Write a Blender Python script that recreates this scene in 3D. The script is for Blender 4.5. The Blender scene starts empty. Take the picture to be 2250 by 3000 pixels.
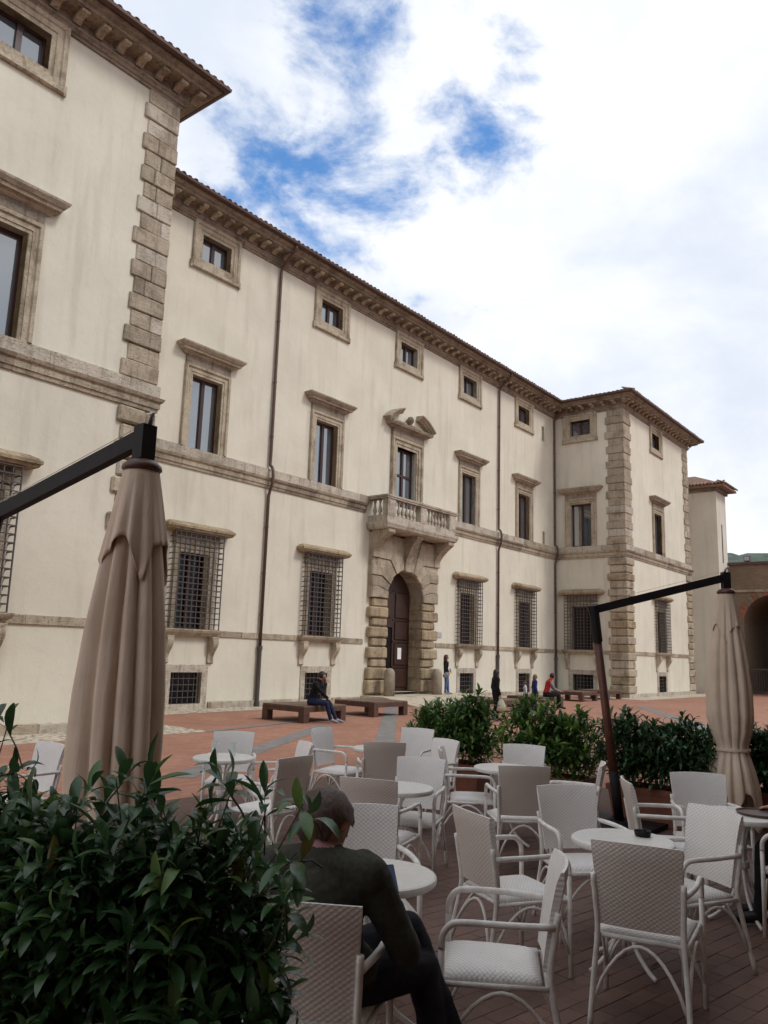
import bpy, bmesh, math, random
import numpy as np
from mathutils import Vector, Matrix, Euler, noise
random.seed(7)
sc = bpy.context.scene
COL = sc.collection
PI = math.pi

# ---------------------------------------------------------------- camera
CAMZ = 1.814
F = Vector((0.7736042, 0.6087168, 0.1760692))
Rv = Vector((0.6137079, -0.7889231, 0.0310318))
U = Vector((-0.15779, -0.08405, 0.98389))
cd = bpy.data.cameras.new('camera')
cam = bpy.data.objects.new('camera', cd)
COL.objects.link(cam)
cam.matrix_world = Matrix(((Rv.x, U.x, -F.x, 0), (Rv.y, U.y, -F.y, 0), (Rv.z, U.z, -F.z, CAMZ), (0, 0, 0, 1)))
cd.sensor_fit = 'VERTICAL'
cd.sensor_height = 36.0
cd.sensor_width = 27.0
cd.lens = 28.046
cd.clip_start = 0.05
cd.clip_end = 4000
sc.camera = cam

# ---------------------------------------------------------------- sky and sun
SUN_EL, SUN_AZ = math.radians(48), math.radians(160)      # azimuth clockwise from +Y
sun_dir = Vector((math.sin(SUN_AZ) * math.cos(SUN_EL), math.cos(SUN_AZ) * math.cos(SUN_EL), math.sin(SUN_EL)))
w = bpy.data.worlds.new('World')
sc.world = w
w.use_nodes = True
nt = w.node_tree
for n in list(nt.nodes):
    nt.nodes.remove(n)
N, L = nt.nodes, nt.links


def nd(tree, typ, **kw):
    n = tree.nodes.new(typ)
    for k, v in kw.items():
        setattr(n, k, v)
    return n


def mth(tree, op, a, b=None, c=None, clamp=False):
    n = tree.nodes.new('ShaderNodeMath')
    n.operation = op
    n.use_clamp = clamp
    for i, x in enumerate((a, b, c)):
        if x is None:
            continue
        if isinstance(x, (int, float)):
            n.inputs[i].default_value = x
        else:
            tree.links.new(x, n.inputs[i])
    return n.outputs[0]


def mixc(tree, fac, a, b, blend='MIX'):
    n = tree.nodes.new('ShaderNodeMix')
    n.data_type = 'RGBA'
    n.blend_type = blend
    n.clamp_factor = True
    for sock, x in ((n.inputs['Factor'], fac), (n.inputs[6], a), (n.inputs[7], b)):
        if isinstance(x, (int, float)):
            sock.default_value = x
        elif isinstance(x, (tuple, list)):
            sock.default_value = (*x[:3], 1)
        else:
            tree.links.new(x, sock)
    return n.outputs[2]


def smooth(tree, x, lo, hi, a=0.0, b=1.0):
    n = tree.nodes.new('ShaderNodeMapRange')
    n.interpolation_type = 'SMOOTHSTEP'
    tree.links.new(x, n.inputs[0])
    for i, v in enumerate((lo, hi, a, b)):
        n.inputs[i + 1].default_value = v
    return n.outputs[0]


def noise_tex(tree, vec, scale, detail=4, rough=0.55, dist=0.0):
    n = nd(tree, 'ShaderNodeTexNoise')
    n.inputs['Scale'].default_value = scale
    n.inputs['Detail'].default_value = detail
    n.inputs['Roughness'].default_value = rough
    n.inputs['Distortion'].default_value = dist
    tree.links.new(vec, n.inputs['Vector'])
    return n.outputs[0]


tc = nd(nt, 'ShaderNodeTexCoord')
sep = nd(nt, 'ShaderNodeSeparateXYZ')
L.new(tc.outputs['Generated'], sep.inputs[0])
cmb = nd(nt, 'ShaderNodeVectorMath', operation='MULTIPLY_ADD')
L.new(tc.outputs['Generated'], cmb.inputs[0])
cmb.inputs[1].default_value = (1.0, 1.0, 1.75)
cmb.inputs[2].default_value = (28.565, 36.844, 15.7985)
cv = cmb.outputs[0]
n_big = noise_tex(nt, cv, 5.2, 10, 0.60, 0.25)
n_fine = noise_tex(nt, cv, 15.0, 8, 0.62, 0.3)
n_tone = noise_tex(nt, cv, 2.3, 5, 0.55, 0.1)


def lobe(d, lo, hi):
    v = nd(nt, 'ShaderNodeVectorMath', operation='DOT_PRODUCT')
    L.new(tc.outputs['Generated'], v.inputs[0])
    v.inputs[1].default_value = Vector(d).normalized()
    return smooth(nt, v.outputs['Value'], lo, hi)


hole = mth(nt, 'MAXIMUM', lobe((0.597, 0.500, 0.627), 0.968, 0.999), lobe((0.657, 0.430, 0.619), 0.984, 0.9995))
hole = mth(nt, 'MAXIMUM', hole, lobe((0.604, 0.593, 0.532), 0.972, 0.9992))
hole = mth(nt, 'MAXIMUM', hole, mth(nt, 'MULTIPLY', lobe((0.748, 0.507, 0.428), 0.994, 0.9998), 0.6))
dens = mth(nt, 'ADD', mth(nt, 'MULTIPLY', n_big, 0.75), mth(nt, 'MULTIPLY', n_fine, 0.25))
cover = mth(nt, 'SUBTRACT', mth(nt, 'ADD', dens, 0.255), mth(nt, 'MULTIPLY', hole, 0.235))
cmask = smooth(nt, cover, 0.40, 0.585)
sky = nd(nt, 'ShaderNodeTexSky', sky_type='NISHITA', sun_disc=False)
sky.sun_elevation = SUN_EL
sky.sun_rotation = SUN_AZ
sky.air_density = 1.0
sky.dust_density = 0.6
sky.ozone_density = 2.0
skyc = mixc(nt, 1.0, sky.outputs[0], (1.10, 1.65, 2.05), 'MULTIPLY')
ctone = mth(nt, 'ADD', mth(nt, 'MULTIPLY', n_tone, 0.6), mth(nt, 'MULTIPLY', n_big, 0.4))
cloudc = mixc(nt, smooth(nt, ctone, 0.37, 0.64), (7.0, 7.6, 8.7), (9.6, 9.75, 10.0))
bg = nd(nt, 'ShaderNodeBackground')
L.new(mixc(nt, cmask, skyc, cloudc), bg.inputs[0])
bg.inputs[1].default_value = 0.10
wo = nd(nt, 'ShaderNodeOutputWorld')
L.new(bg.outputs[0], wo.inputs[0])

sl = bpy.data.lights.new('sun', 'SUN')
sl.energy = 1.5
sl.angle = math.radians(14)
sl.color = (1.0, 0.965, 0.915)
so = bpy.data.objects.new('sun', sl)
COL.objects.link(so)
so.location = (0, -30, 60)
so.rotation_euler = (-sun_dir).to_track_quat('-Z', 'Y').to_euler()

vs = sc.view_settings
vs.view_transform = 'Standard'
vs.look = 'None'
vs.exposure = 0.16
vs.gamma = 1.0
sc.render.engine = 'CYCLES'
sc.cycles.max_bounces = 6
sc.cycles.diffuse_bounces = 3
sc.cycles.glossy_bounces = 3
sc.cycles.transmission_bounces = 4
sc.cycles.transparent_max_bounces = 6

# ---------------------------------------------------------------- materials
def new_mat(name):
    m = bpy.data.materials.new(name)
    m.use_nodes = True
    t = m.node_tree
    b = t.nodes['Principled BSDF']
    return m, t, b


def pos_of(t, sx=1, sy=1, sz=1):
    g = nd(t, 'ShaderNodeNewGeometry')
    if (sx, sy, sz) == (1, 1, 1):
        return g.outputs['Position']
    v = nd(t, 'ShaderNodeVectorMath', operation='MULTIPLY')
    t.links.new(g.outputs['Position'], v.inputs[0])
    v.inputs[1].default_value = (sx, sy, sz)
    return v.outputs[0]


def add_bump(t, b, h, strength, dist):
    bp = nd(t, 'ShaderNodeBump')
    bp.inputs['Strength'].default_value = strength
    bp.inputs['Distance'].default_value = dist
    t.links.new(h, bp.inputs['Height'])
    t.links.new(bp.outputs[0], b.inputs['Normal'])


def rnd_of(t, lo, hi):
    o = nd(t, 'ShaderNodeObjectInfo')
    n = nd(t, 'ShaderNodeMapRange')
    t.links.new(o.outputs['Random'], n.inputs[0])
    n.inputs[3].default_value = lo
    n.inputs[4].default_value = hi
    return n.outputs[0]


def scale_col(t, col, fac):
    v = nd(t, 'ShaderNodeVectorMath', operation='SCALE')
    t.links.new(col, v.inputs[0])
    t.links.new(fac, v.inputs['Scale'])
    return v.outputs[0]


def simple(name, c1, c2=None, scale=6.0, rough=0.7, bump=0.0, bscale=60.0, bdist=0.01, rnd=0.0, metal=0.0, spec=0.4, detail=5):
    m, t, b = new_mat(name)
    p = pos_of(t)
    c2 = c2 or tuple(x * 0.8 for x in c1)
    n = noise_tex(t, p, scale, detail, 0.6)
    col = mixc(t, smooth(t, n, 0.35, 0.65), c1, c2)
    if rnd:
        col = scale_col(t, col, rnd_of(t, 1 - rnd, 1 + rnd))
    t.links.new(col, b.inputs['Base Color'])
    b.inputs['Roughness'].default_value = rough
    b.inputs['Metallic'].default_value = metal
    b.inputs['Specular IOR Level'].default_value = spec
    if bump:
        add_bump(t, b, noise_tex(t, p, bscale, 4, 0.6), bump, bdist)
    return m


M = {}


def make_plaster(name, c1, c2, c3):
    m, t, b = new_mat(name)
    p = pos_of(t)
    a = noise_tex(t, p, 0.55, 6, 0.6)
    s = noise_tex(t, pos_of(t, 2.2, 2.2, 0.22), 1.0, 5, 0.6)
    f = noise_tex(t, p, 7.0, 5, 0.65)
    col = mixc(t, smooth(t, a, 0.3, 0.7), c1, c2)
    col = mixc(t, mth(t, 'MULTIPLY', smooth(t, s, 0.48, 0.72), 0.55), col, c3)
    col = mixc(t, mth(t, 'MULTIPLY', smooth(t, f, 0.52, 0.75), 0.22), col, c3)
    t.links.new(col, b.inputs['Base Color'])
    b.inputs['Roughness'].default_value = 0.9
    b.inputs['Specular IOR Level'].default_value = 0.15
    h = mth(t, 'ADD', noise_tex(t, p, 3.0, 4, 0.6), mth(t, 'MULTIPLY', noise_tex(t, p, 38.0, 4, 0.6), 0.35))
    add_bump(t, b, h, 0.35, 0.03)
    return m


M['plaster'] = make_plaster('cream_plaster', (0.695, 0.650, 0.542), (0.62, 0.576, 0.474), (0.495, 0.452, 0.365))
M['plaster_pale'] = make_plaster('pale_plaster', (0.64, 0.60, 0.51), (0.58, 0.535, 0.45), (0.48, 0.44, 0.365))


def make_stone(name, c1, c2, pit, rnd=0.12, lay=True, bump=0.6):
    """weathered travertine: bedding, open pits, run-off streaks and dark crusts"""
    m, t, b = new_mat(name)
    p = pos_of(t)
    bed = noise_tex(t, pos_of(t, 1.2, 1.2, 11.0 if lay else 2.0), 1.8, 6, 0.7, 0.25)
    pat = noise_tex(t, p, 1.5, 8, 0.7)
    run = noise_tex(t, pos_of(t, 7.0, 7.0, 0.7), 1.0, 5, 0.65)
    fine = noise_tex(t, pos_of(t, 1, 1, 2.2), 17.0, 6, 0.7)
    col = mixc(t, smooth(t, bed, 0.38, 0.64), c1, c2)
    col = mixc(t, mth(t, 'MULTIPLY', smooth(t, pat, 0.47, 0.66), 0.85), col, pit)
    col = mixc(t, mth(t, 'MULTIPLY', smooth(t, run, 0.50, 0.68), 0.55), col, tuple(x * 0.75 for x in pit))
    col = mixc(t, mth(t, 'MULTIPLY', smooth(t, fine, 0.56, 0.66), 0.6), col, tuple(x * 0.42 for x in pit))
    if rnd:
        col = scale_col(t, col, rnd_of(t, 1 - rnd, 1 + rnd))
    t.links.new(col, b.inputs['Base Color'])
    b.inputs['Roughness'].default_value = 0.88
    b.inputs['Specular IOR Level'].default_value = 0.2
    h = mth(t, 'SUBTRACT', mth(t, 'MULTIPLY', bed, 0.5), mth(t, 'MULTIPLY', smooth(t, fine, 0.54, 0.66), 0.7))
    add_bump(t, b, h, bump, 0.04)
    return m


M['stone'] = make_stone('weathered_travertine', (0.425, 0.355, 0.27), (0.355, 0.292, 0.218), (0.215, 0.172, 0.125), 0.12)
M['stone_pale'] = make_stone('pale_travertine', (0.53, 0.47, 0.39), (0.46, 0.40, 0.325), (0.27, 0.225, 0.17), 0.1)
M['stone_frame'] = make_stone('carved_travertine', (0.49, 0.415, 0.315), (0.41, 0.345, 0.255), (0.225, 0.18, 0.125), 0.08, lay=False)
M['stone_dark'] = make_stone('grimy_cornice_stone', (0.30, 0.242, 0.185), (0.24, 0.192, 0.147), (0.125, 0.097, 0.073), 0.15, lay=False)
M['stone_warm'] = make_stone('ochre_travertine', (0.42, 0.33, 0.22), (0.35, 0.27, 0.175), (0.20, 0.152, 0.10), 0.08)
M['bollard'] = make_stone('worn_grey_stone', (0.40, 0.33, 0.26), (0.34, 0.28, 0.22), (0.25, 0.2, 0.15), 0.1, lay=False)
M['tile'] = simple('old_roof_tile', (0.30, 0.165, 0.115), (0.19, 0.13, 0.10), 5, 0.85, 0.3, 40, 0.01, rnd=0.35)
M['gutter'] = simple('brown_gutter', (0.105, 0.06, 0.045), (0.075, 0.045, 0.035), 3, 0.5, rnd=0.05, metal=0.2)
M['pipe'] = simple('brown_drainpipe', (0.125, 0.075, 0.055), (0.10, 0.06, 0.045), 3, 0.5, metal=0.2)
M['iron'] = simple('grey_iron', (0.075, 0.064, 0.062), (0.105, 0.09, 0.085), 20, 0.55, metal=0.3)
M['sash'] = simple('dark_red_brown_sash', (0.050, 0.017, 0.014), (0.035, 0.014, 0.012), 6, 0.45)
M['door'] = simple('dark_brown_door', (0.048, 0.021, 0.014), (0.032, 0.014, 0.010), 8, 0.45, 0.2, 30, 0.005)
M['dark'] = simple('dark_interior', (0.012, 0.010, 0.010), (0.018, 0.014, 0.013), 2, 0.9, spec=0.1)
M['paper'] = simple('white_paper', (0.78, 0.78, 0.78), (0.7, 0.7, 0.72), 9, 0.7)
M['plaque'] = simple('grey_plaque', (0.42, 0.42, 0.44), (0.36, 0.36, 0.38), 9, 0.5)
m, t, b = new_mat('window_glass')
b.inputs['Base Color'].default_value = (0.07, 0.085, 0.10, 1)
b.inputs['Roughness'].default_value = 0.04
b.inputs['IOR'].default_value = 3.2
M['glass'] = m
add_bump(t, b, noise_tex(t, pos_of(t), 1.4, 2, 0.5), 0.12, 0.02)
m, t, b = new_mat('dim_glass')
b.inputs['Base Color'].default_value = (0.014, 0.012, 0.015, 1)
b.inputs['Roughness'].default_value = 0.12
b.inputs['IOR'].default_value = 1.35
M['dimglass'] = m


def make_bricks(name, c1, c2, cm, bw, bh, rough=0.85, wall=False):
    m, t, b = new_mat(name)
    p = pos_of(t)
    if wall:
        sp = nd(t, 'ShaderNodeSeparateXYZ')
        t.links.new(p, sp.inputs[0])
        cb_ = nd(t, 'ShaderNodeCombineXYZ')
        t.links.new(mth(t, 'ADD', sp.outputs[0], sp.outputs[1]), cb_.inputs[0])
        t.links.new(sp.outputs[2], cb_.inputs[1])
        p = cb_.outputs[0]
    br = nd(t, 'ShaderNodeTexBrick', offset=0.5)
    t.links.new(p, br.inputs['Vector'])
    br.inputs['Scale'].default_value = 1.0
    br.inputs['Brick Width'].default_value = bw
    br.inputs['Row Height'].default_value = bh
    br.inputs['Mortar Size'].default_value = 0.006
    br.inputs['Color1'].default_value = (*c1, 1)
    br.inputs['Color2'].default_value = (*c2, 1)
    br.inputs['Mortar'].default_value = (*cm, 1)
    a = noise_tex(t, p, 0.35, 6, 0.6)
    f = noise_tex(t, p, 9.0, 5, 0.65)
    col = mixc(t, mth(t, 'MULTIPLY', smooth(t, a, 0.4, 0.7), 0.5), br.outputs['Color'], tuple(x * 0.72 for x in c2))
    col = mixc(t, mth(t, 'MULTIPLY', smooth(t, f, 0.5, 0.8), 0.3), col, tuple(x * 0.7 for x in c1))
    t.links.new(col, b.inputs['Base Color'])
    b.inputs['Roughness'].default_value = rough
    b.inputs['Specular IOR Level'].default_value = 0.25
    add_bump(t, b, mth(t, 'ADD', br.outputs['Fac'], mth(t, 'MULTIPLY', f, -0.4)), -0.3, 0.006)
    return m


M['plaza'] = make_bricks('plaza_brick', (0.395, 0.20, 0.136), (0.31, 0.152, 0.102), (0.21, 0.13, 0.10), 0.25, 0.125)
M['paver'] = simple('clay_paver', (0.170, 0.094, 0.070), (0.125, 0.072, 0.057), 2.2, 0.7, 0.35, 55, 0.008, rnd=0.13)
M['joint'] = simple('paver_joint', (0.135, 0.080, 0.062), (0.105, 0.064, 0.052), 9, 0.95)
M['strip'] = simple('grey_stone_strip', (0.215, 0.20, 0.195), (0.165, 0.155, 0.15), 3, 0.8, 0.2, 25, 0.006)


def make_pebbles(name, c1, c2, cj):
    m, t, b = new_mat(name)
    p = pos_of(t)
    v = nd(t, 'ShaderNodeTexVoronoi')
    v.inputs['Scale'].default_value = 9.0
    t.links.new(p, v.inputs['Vector'])
    cell = nd(t, 'ShaderNodeSeparateColor')
    t.links.new(v.outputs['Color'], cell.inputs[0])
    col = mixc(t, cell.outputs[0], c1, c2)
    col = mixc(t, smooth(t, v.outputs['Distance'], 0.45, 0.75), col, cj)
    t.links.new(col, b.inputs['Base Color'])
    b.inputs['Roughness'].default_value = 0.85
    add_bump(t, b, v.outputs['Distance'], -0.6, 0.02)
    return m


M['pebble'] = make_pebbles('pebble_apron', (0.58, 0.51, 0.40), (0.42, 0.36, 0.28), (0.24, 0.20, 0.15))
M['slab'] = make_stone('pale_paving_slab', (0.54, 0.47, 0.37), (0.47, 0.40, 0.31), (0.33, 0.27, 0.21), 0.06, lay=False, bump=0.3)
M['gatebrick'] = make_bricks('old_wall_brick', (0.22, 0.155, 0.105), (0.17, 0.118, 0.08), (0.20, 0.16, 0.12), 0.30, 0.08, wall=True)
M['cafe_wall'] = simple('darkened_ochre_plaster', (0.20, 0.135, 0.085), (0.16, 0.105, 0.068), 1.2, 0.9)  # unseen wall, colour darkened for shade and less light thrown back on the chairs
M['bench'] = simple('dark_brown_timber', (0.105, 0.050, 0.032), (0.070, 0.034, 0.024), 7, 0.5, 0.25, 35, 0.006, rnd=0.12)
M['bench_top'] = simple('weathered_brown_timber', (0.155, 0.098, 0.068), (0.115, 0.072, 0.052), 7, 0.55, 0.25, 35, 0.006, rnd=0.15)


def make_weave(name, axis, rear=None):
    """woven cane: staggered light knots on a slightly darker ground; rear tints the outside of a back beige"""
    m, t, b = new_mat(name)
    co = nd(t, 'ShaderNodeTexCoord')
    s = nd(t, 'ShaderNodeSeparateXYZ')
    t.links.new(co.outputs['Object'], s.inputs[0])
    ca = mth(t, 'COSINE', mth(t, 'MULTIPLY', s.outputs[0], 2 * PI / 0.030))
    cb2 = mth(t, 'COSINE', mth(t, 'MULTIPLY', s.outputs[2 if axis == 'z' else 1], 2 * PI / 0.0225))
    knot = mth(t, 'MULTIPLY', ca, cb2)
    kn = smooth(t, knot, -0.55, 0.75)
    fr_ = rear or (0.88, 0.84, 0.805)
    col = mixc(t, kn, tuple(x * 0.82 for x in fr_), fr_)
    g = noise_tex(t, pos_of(t), 5.0, 4, 0.6)
    col = mixc(t, mth(t, 'MULTIPLY', smooth(t, g, 0.45, 0.75), 0.16), col, (0.50, 0.45, 0.40))
    t.links.new(col, b.inputs['Base Color'])
    b.inputs['Roughness'].default_value = 0.5
    add_bump(t, b, kn, 0.5, 0.003)
    return m


M['weave_back'] = make_weave('white_wicker_back', 'z')
M['weave_rear'] = make_weave('beige_wicker_rear', 'z', (0.70, 0.61, 0.545))  # darker, warmer tint for the outside of the backs
M['weave_seat'] = make_weave('white_wicker_seat', 'y')
M['tube'] = simple('white_painted_cane', (0.84, 0.80, 0.765), (0.68, 0.635, 0.58), 14, 0.45, rnd=0.05)
M['tabletop'] = simple('ivory_tabletop', (0.76, 0.735, 0.685), (0.70, 0.675, 0.625), 30, 0.35)
m, t, b = new_mat('beige_canvas')
p_c = pos_of(t)
sun_f = noise_tex(t, p_c, 3.0, 5, 0.6)
crease = noise_tex(t, pos_of(t, 26, 26, 2.2), 1.0, 5, 0.6, 0.3)
fade = mixc(t, smooth(t, sun_f, 0.35, 0.68), (0.70, 0.565, 0.445), (0.61, 0.485, 0.375))
t.links.new(mixc(t, mth(t, 'MULTIPLY', smooth(t, crease, 0.52, 0.72), 0.35), fade, (0.50, 0.39, 0.30)), b.inputs['Base Color'])
b.inputs['Roughness'].default_value = 0.9
b.inputs['Specular IOR Level'].default_value = 0.1
add_bump(t, b, mth(t, 'ADD', crease, mth(t, 'MULTIPLY', noise_tex(t, p_c, 240, 2, 0.5), 0.12)), 0.45, 0.012)
M['canvas'] = m
M['black_metal'] = simple('black_metal', (0.012, 0.010, 0.011), (0.017, 0.015, 0.016), 10, 0.6, spec=0.25)
M['pole'] = simple('red_brown_pole', (0.13, 0.042, 0.025), (0.085, 0.03, 0.02), 9, 0.4)
M['collar'] = simple('varnished_collar', (0.12, 0.052, 0.036), (0.08, 0.036, 0.026), 12, 0.35)
M['terracotta'] = simple('terracotta', (0.28, 0.105, 0.062), (0.20, 0.08, 0.05), 5, 0.8, 0.2, 40, 0.01, rnd=0.1)
M['soil'] = simple('soil', (0.05, 0.035, 0.025), (0.03, 0.022, 0.016), 20, 0.95)
M['steel'] = simple('bright_steel', (0.55, 0.55, 0.56), (0.45, 0.45, 0.46), 20, 0.3, metal=0.9)
m, t, b = new_mat('clear_drinking_glass')
b.inputs['Base Color'].default_value = (0.8, 0.82, 0.82, 1)
b.inputs['Roughness'].default_value = 0.05
tp = nd(t, 'ShaderNodeBsdfTransparent')
tp.inputs[0].default_value = (0.96, 0.98, 0.98, 1)
mx = nd(t, 'ShaderNodeMixShader')
mx.inputs[0].default_value = 0.22
t.links.new(tp.outputs[0], mx.inputs[1])
t.links.new(b.outputs[0], mx.inputs[2])
t.links.new(mx.outputs[0], t.nodes['Material Output'].inputs[0])
M['clear'] = m


def make_leaf(name, c1, c2, cy, gloss):
    m, t, b = new_mat(name)
    g = nd(t, 'ShaderNodeNewGeometry')
    r = g.outputs['Random Per Island']
    o = nd(t, 'ShaderNodeObjectInfo')
    s = mth(t, 'FRACT', mth(t, 'ADD', r, o.outputs['Random']))
    col = mixc(t, s, c1, c2)
    col = mixc(t, smooth(t, s, 0.985, 0.99), col, cy)
    n = noise_tex(t, g.outputs['Position'], 30, 3, 0.6)
    col = mixc(t, mth(t, 'MULTIPLY', smooth(t, n, 0.45, 0.7), 0.35), col, tuple(x * 0.55 for x in c1))
    t.links.new(col, b.inputs['Base Color'])
    b.inputs['Roughness'].default_value = gloss
    b.inputs['Specular IOR Level'].default_value = 0.5
    tr = nd(t, 'ShaderNodeBsdfTranslucent')
    t.links.new(col, tr.inputs[0])
    mx = nd(t, 'ShaderNodeMixShader')
    mx.inputs[0].default_value = 0.22
    t.links.new(b.outputs[0], mx.inputs[1])
    t.links.new(tr.outputs[0], mx.inputs[2])
    t.links.new(mx.outputs[0], t.nodes['Material Output'].inputs[0])
    return m


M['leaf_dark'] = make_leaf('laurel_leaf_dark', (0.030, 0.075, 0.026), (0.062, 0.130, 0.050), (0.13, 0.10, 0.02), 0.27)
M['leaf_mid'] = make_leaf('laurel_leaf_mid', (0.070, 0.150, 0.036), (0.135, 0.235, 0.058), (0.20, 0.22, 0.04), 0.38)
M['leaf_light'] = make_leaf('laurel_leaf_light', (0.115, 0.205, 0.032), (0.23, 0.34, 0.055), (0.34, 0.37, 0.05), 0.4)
M['stem'] = simple('green_brown_stem', (0.055, 0.06, 0.026), (0.04, 0.042, 0.02), 20, 0.7)
M['hill'] = simple('wooded_hill', (0.085, 0.115, 0.085), (0.055, 0.080, 0.066), 0.045, 0.95, 1.0, 0.08, 6.0)
# ---------------------------------------------------------------- helpers
def mesh(name, verts, faces, smooth_=False):
    me = bpy.data.meshes.new(name)
    me.from_pydata([tuple(v) for v in verts], [], faces)
    me.update()
    if smooth_:
        me.polygons.foreach_set('use_smooth', [True] * len(me.polygons))
    return me


def setm(me, m):
    me.materials.clear()
    me.materials.append(M[m] if isinstance(m, str) else m)
    return me


def ob(name, me, parent=None, mat=None, m4=None, local=False):
    """link a mesh object; m4 is its world matrix unless local (then relative to parent)"""
    o = bpy.data.objects.new(name, me)
    COL.objects.link(o)
    if mat is not None:
        setm(me, mat)
    if m4 is None:
        m4 = Matrix.Identity(4)
    elif isinstance(m4, (tuple, Vector)):
        m4 = Matrix.Translation(m4)
    if parent is not None:
        o.parent = parent
        if not local:
            o.matrix_parent_inverse = WM[parent.name].inverted()
    o.matrix_basis = m4
    WM[o.name] = (WM[parent.name] @ m4) if (local and parent is not None) else m4.copy()
    return o


WM = {}


def empty(name, loc=(0, 0, 0), rz=0.0):
    o = bpy.data.objects.new(name, None)
    COL.objects.link(o)
    o.empty_display_size = 0.2
    o.matrix_basis = Matrix.Translation(loc) @ Matrix.Rotation(rz, 4, 'Z')
    WM[o.name] = o.matrix_basis.copy()
    return o


def tag(o, label=None, cat=None, group=None, kind=None):
    for k, v in (('label', label), ('category', cat), ('group', group), ('kind', kind)):
        if v:
            o[k] = v
    return o


def copy_thing(root, loc, rz):
    """a copy of a thing with copies of its parts and sub-parts"""
    def rec(src, par):
        c = src.copy()
        COL.objects.link(c)
        if par is not None:
            c.parent = par
        for ch in KIDS.get(src.name, ()):
            rec(ch, c)
        return c
    r = rec(root, None)
    r.matrix_basis = Matrix.Translation(loc) @ Matrix.Rotation(rz, 4, 'Z')
    WM[r.name] = r.matrix_basis.copy()
    return r


KIDS = {}


def note_kids(root):
    for c in root.children:
        KIDS.setdefault(root.name, []).append(c)
        note_kids(c)


def box_vf(x0, x1, y0, y1, z0, z1, base=0):
    v = [(x, y, z) for z in (z0, z1) for y in (y0, y1) for x in (x0, x1)]
    f = [(0, 2, 3, 1), (4, 5, 7, 6), (0, 1, 5, 4), (2, 6, 7, 3), (0, 4, 6, 2), (1, 3, 7, 5)]
    return v, [tuple(i + base for i in q) for q in f]


class MB:
    """collects shapes into one mesh"""
    def __init__(s):
        s.v, s.f = [], []

    def add(s, v, f):
        b = len(s.v)
        s.v += [tuple(x) for x in v]
        s.f += [tuple(i + b for i in q) for q in f]
        return s

    def box(s, x0, x1, y0, y1, z0, z1):
        return s.add(*box_vf(x0, x1, y0, y1, z0, z1))

    def tube(s, pts, r, n=8, cap=True, taper=None):
        return s.add(*tube_vf(pts, r, n, cap, taper))

    def levels(s, hw, lv, y0=0.0, cx=0.0):
        """rectangular footprint growing by pr at each (z, pr): a hood or sill"""
        v, f = [], []
        for z, pr in lv:
            v += [(cx - hw - pr, y0, z), (cx - hw - pr, -pr, z), (cx + hw + pr, -pr, z), (cx + hw + pr, y0, z)]
        for i in range(len(lv) - 1):
            for k in range(3):
                a = i * 4 + k
                f.append((a, a + 1, a + 5, a + 4))
        f.append((0, 3, 2, 1))
        e = (len(lv) - 1) * 4
        f.append((e, e + 1, e + 2, e + 3))
        return s.add(v, f)

    def prism_x(s, poly_yz, x0, x1):
        n = len(poly_yz)
        v = [(x0, y, z) for y, z in poly_yz] + [(x1, y, z) for y, z in poly_yz]
        f = [tuple(range(n))[::-1], tuple(range(n, 2 * n))]
        f += [(i, (i + 1) % n, n + (i + 1) % n, n + i) for i in range(n)]
        return s.add(v, f)

    def mesh(s, name, smooth_=False):
        return mesh(name, s.v, s.f, smooth_)


def tube_vf(pts, r, n=8, cap=True, taper=None):
    pts = [Vector(p) for p in pts]
    v, f = [], []
    t0 = (pts[1] - pts[0]).normalized()
    ref = Vector((0, 0, 1)) if abs(t0.z) < 0.9 else Vector((1, 0, 0))
    a = t0.cross(ref).normalized()
    for i, p in enumerate(pts):
        if i == 0:
            t = pts[1] - pts[0]
        elif i == len(pts) - 1:
            t = pts[-1] - pts[-2]
        else:
            t = (pts[i + 1] - pts[i]).normalized() + (pts[i] - pts[i - 1]).normalized()
        t.normalize()
        a = (a - t * a.dot(t)).normalized()
        b_ = t.cross(a)
        rr = r if taper is None else r * (1 + (taper - 1) * i / (len(pts) - 1))
        if not isinstance(r, (int, float)):
            rr = r[i]
        for k in range(n):
            an = 2 * PI * k / n
            v.append(p + (a * math.cos(an) + b_ * math.sin(an)) * rr)
    for i in range(len(pts) - 1):
        for k in range(n):
            f.append((i * n + k, i * n + (k + 1) % n, (i + 1) * n + (k + 1) % n, (i + 1) * n + k))
    if cap:
        f.append(tuple(range(n))[::-1])
        f.append(tuple(range((len(pts) - 1) * n, len(pts) * n)))
    return v, f


def curve(pts, n=6):
    """Catmull-Rom through the points"""
    P = [Vector(p) for p in pts]
    P = [P[0] * 2 - P[1]] + P + [P[-1] * 2 - P[-2]]
    out = []
    for i in range(1, len(P) - 2):
        for k in range(n):
            t = k / n
            a, b_, c, d = P[i - 1], P[i], P[i + 1], P[i + 2]
            out.append(0.5 * ((2 * b_) + (c - a) * t + (2 * a - 5 * b_ + 4 * c - d) * t * t + (3 * b_ - a - 3 * c + d) * t ** 3))
    out.append(P[-2])
    return out


def lathe_vf(prof, n=24, cx=0, cy=0):
    v, f = [], []
    for r, z in prof:
        for k in range(n):
            a = 2 * PI * k / n
            v.append((cx + r * math.cos(a), cy + r * math.sin(a), z))
    for i in range(len(prof) - 1):
        for k in range(n):
            f.append((i * n + k, i * n + (k + 1) % n, (i + 1) * n + (k + 1) % n, (i + 1) * n + k))
    f.append(tuple(range(n))[::-1])
    f.append(tuple(range((len(prof) - 1) * n, len(prof) * n)))
    return v, f


CH = {}


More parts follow.
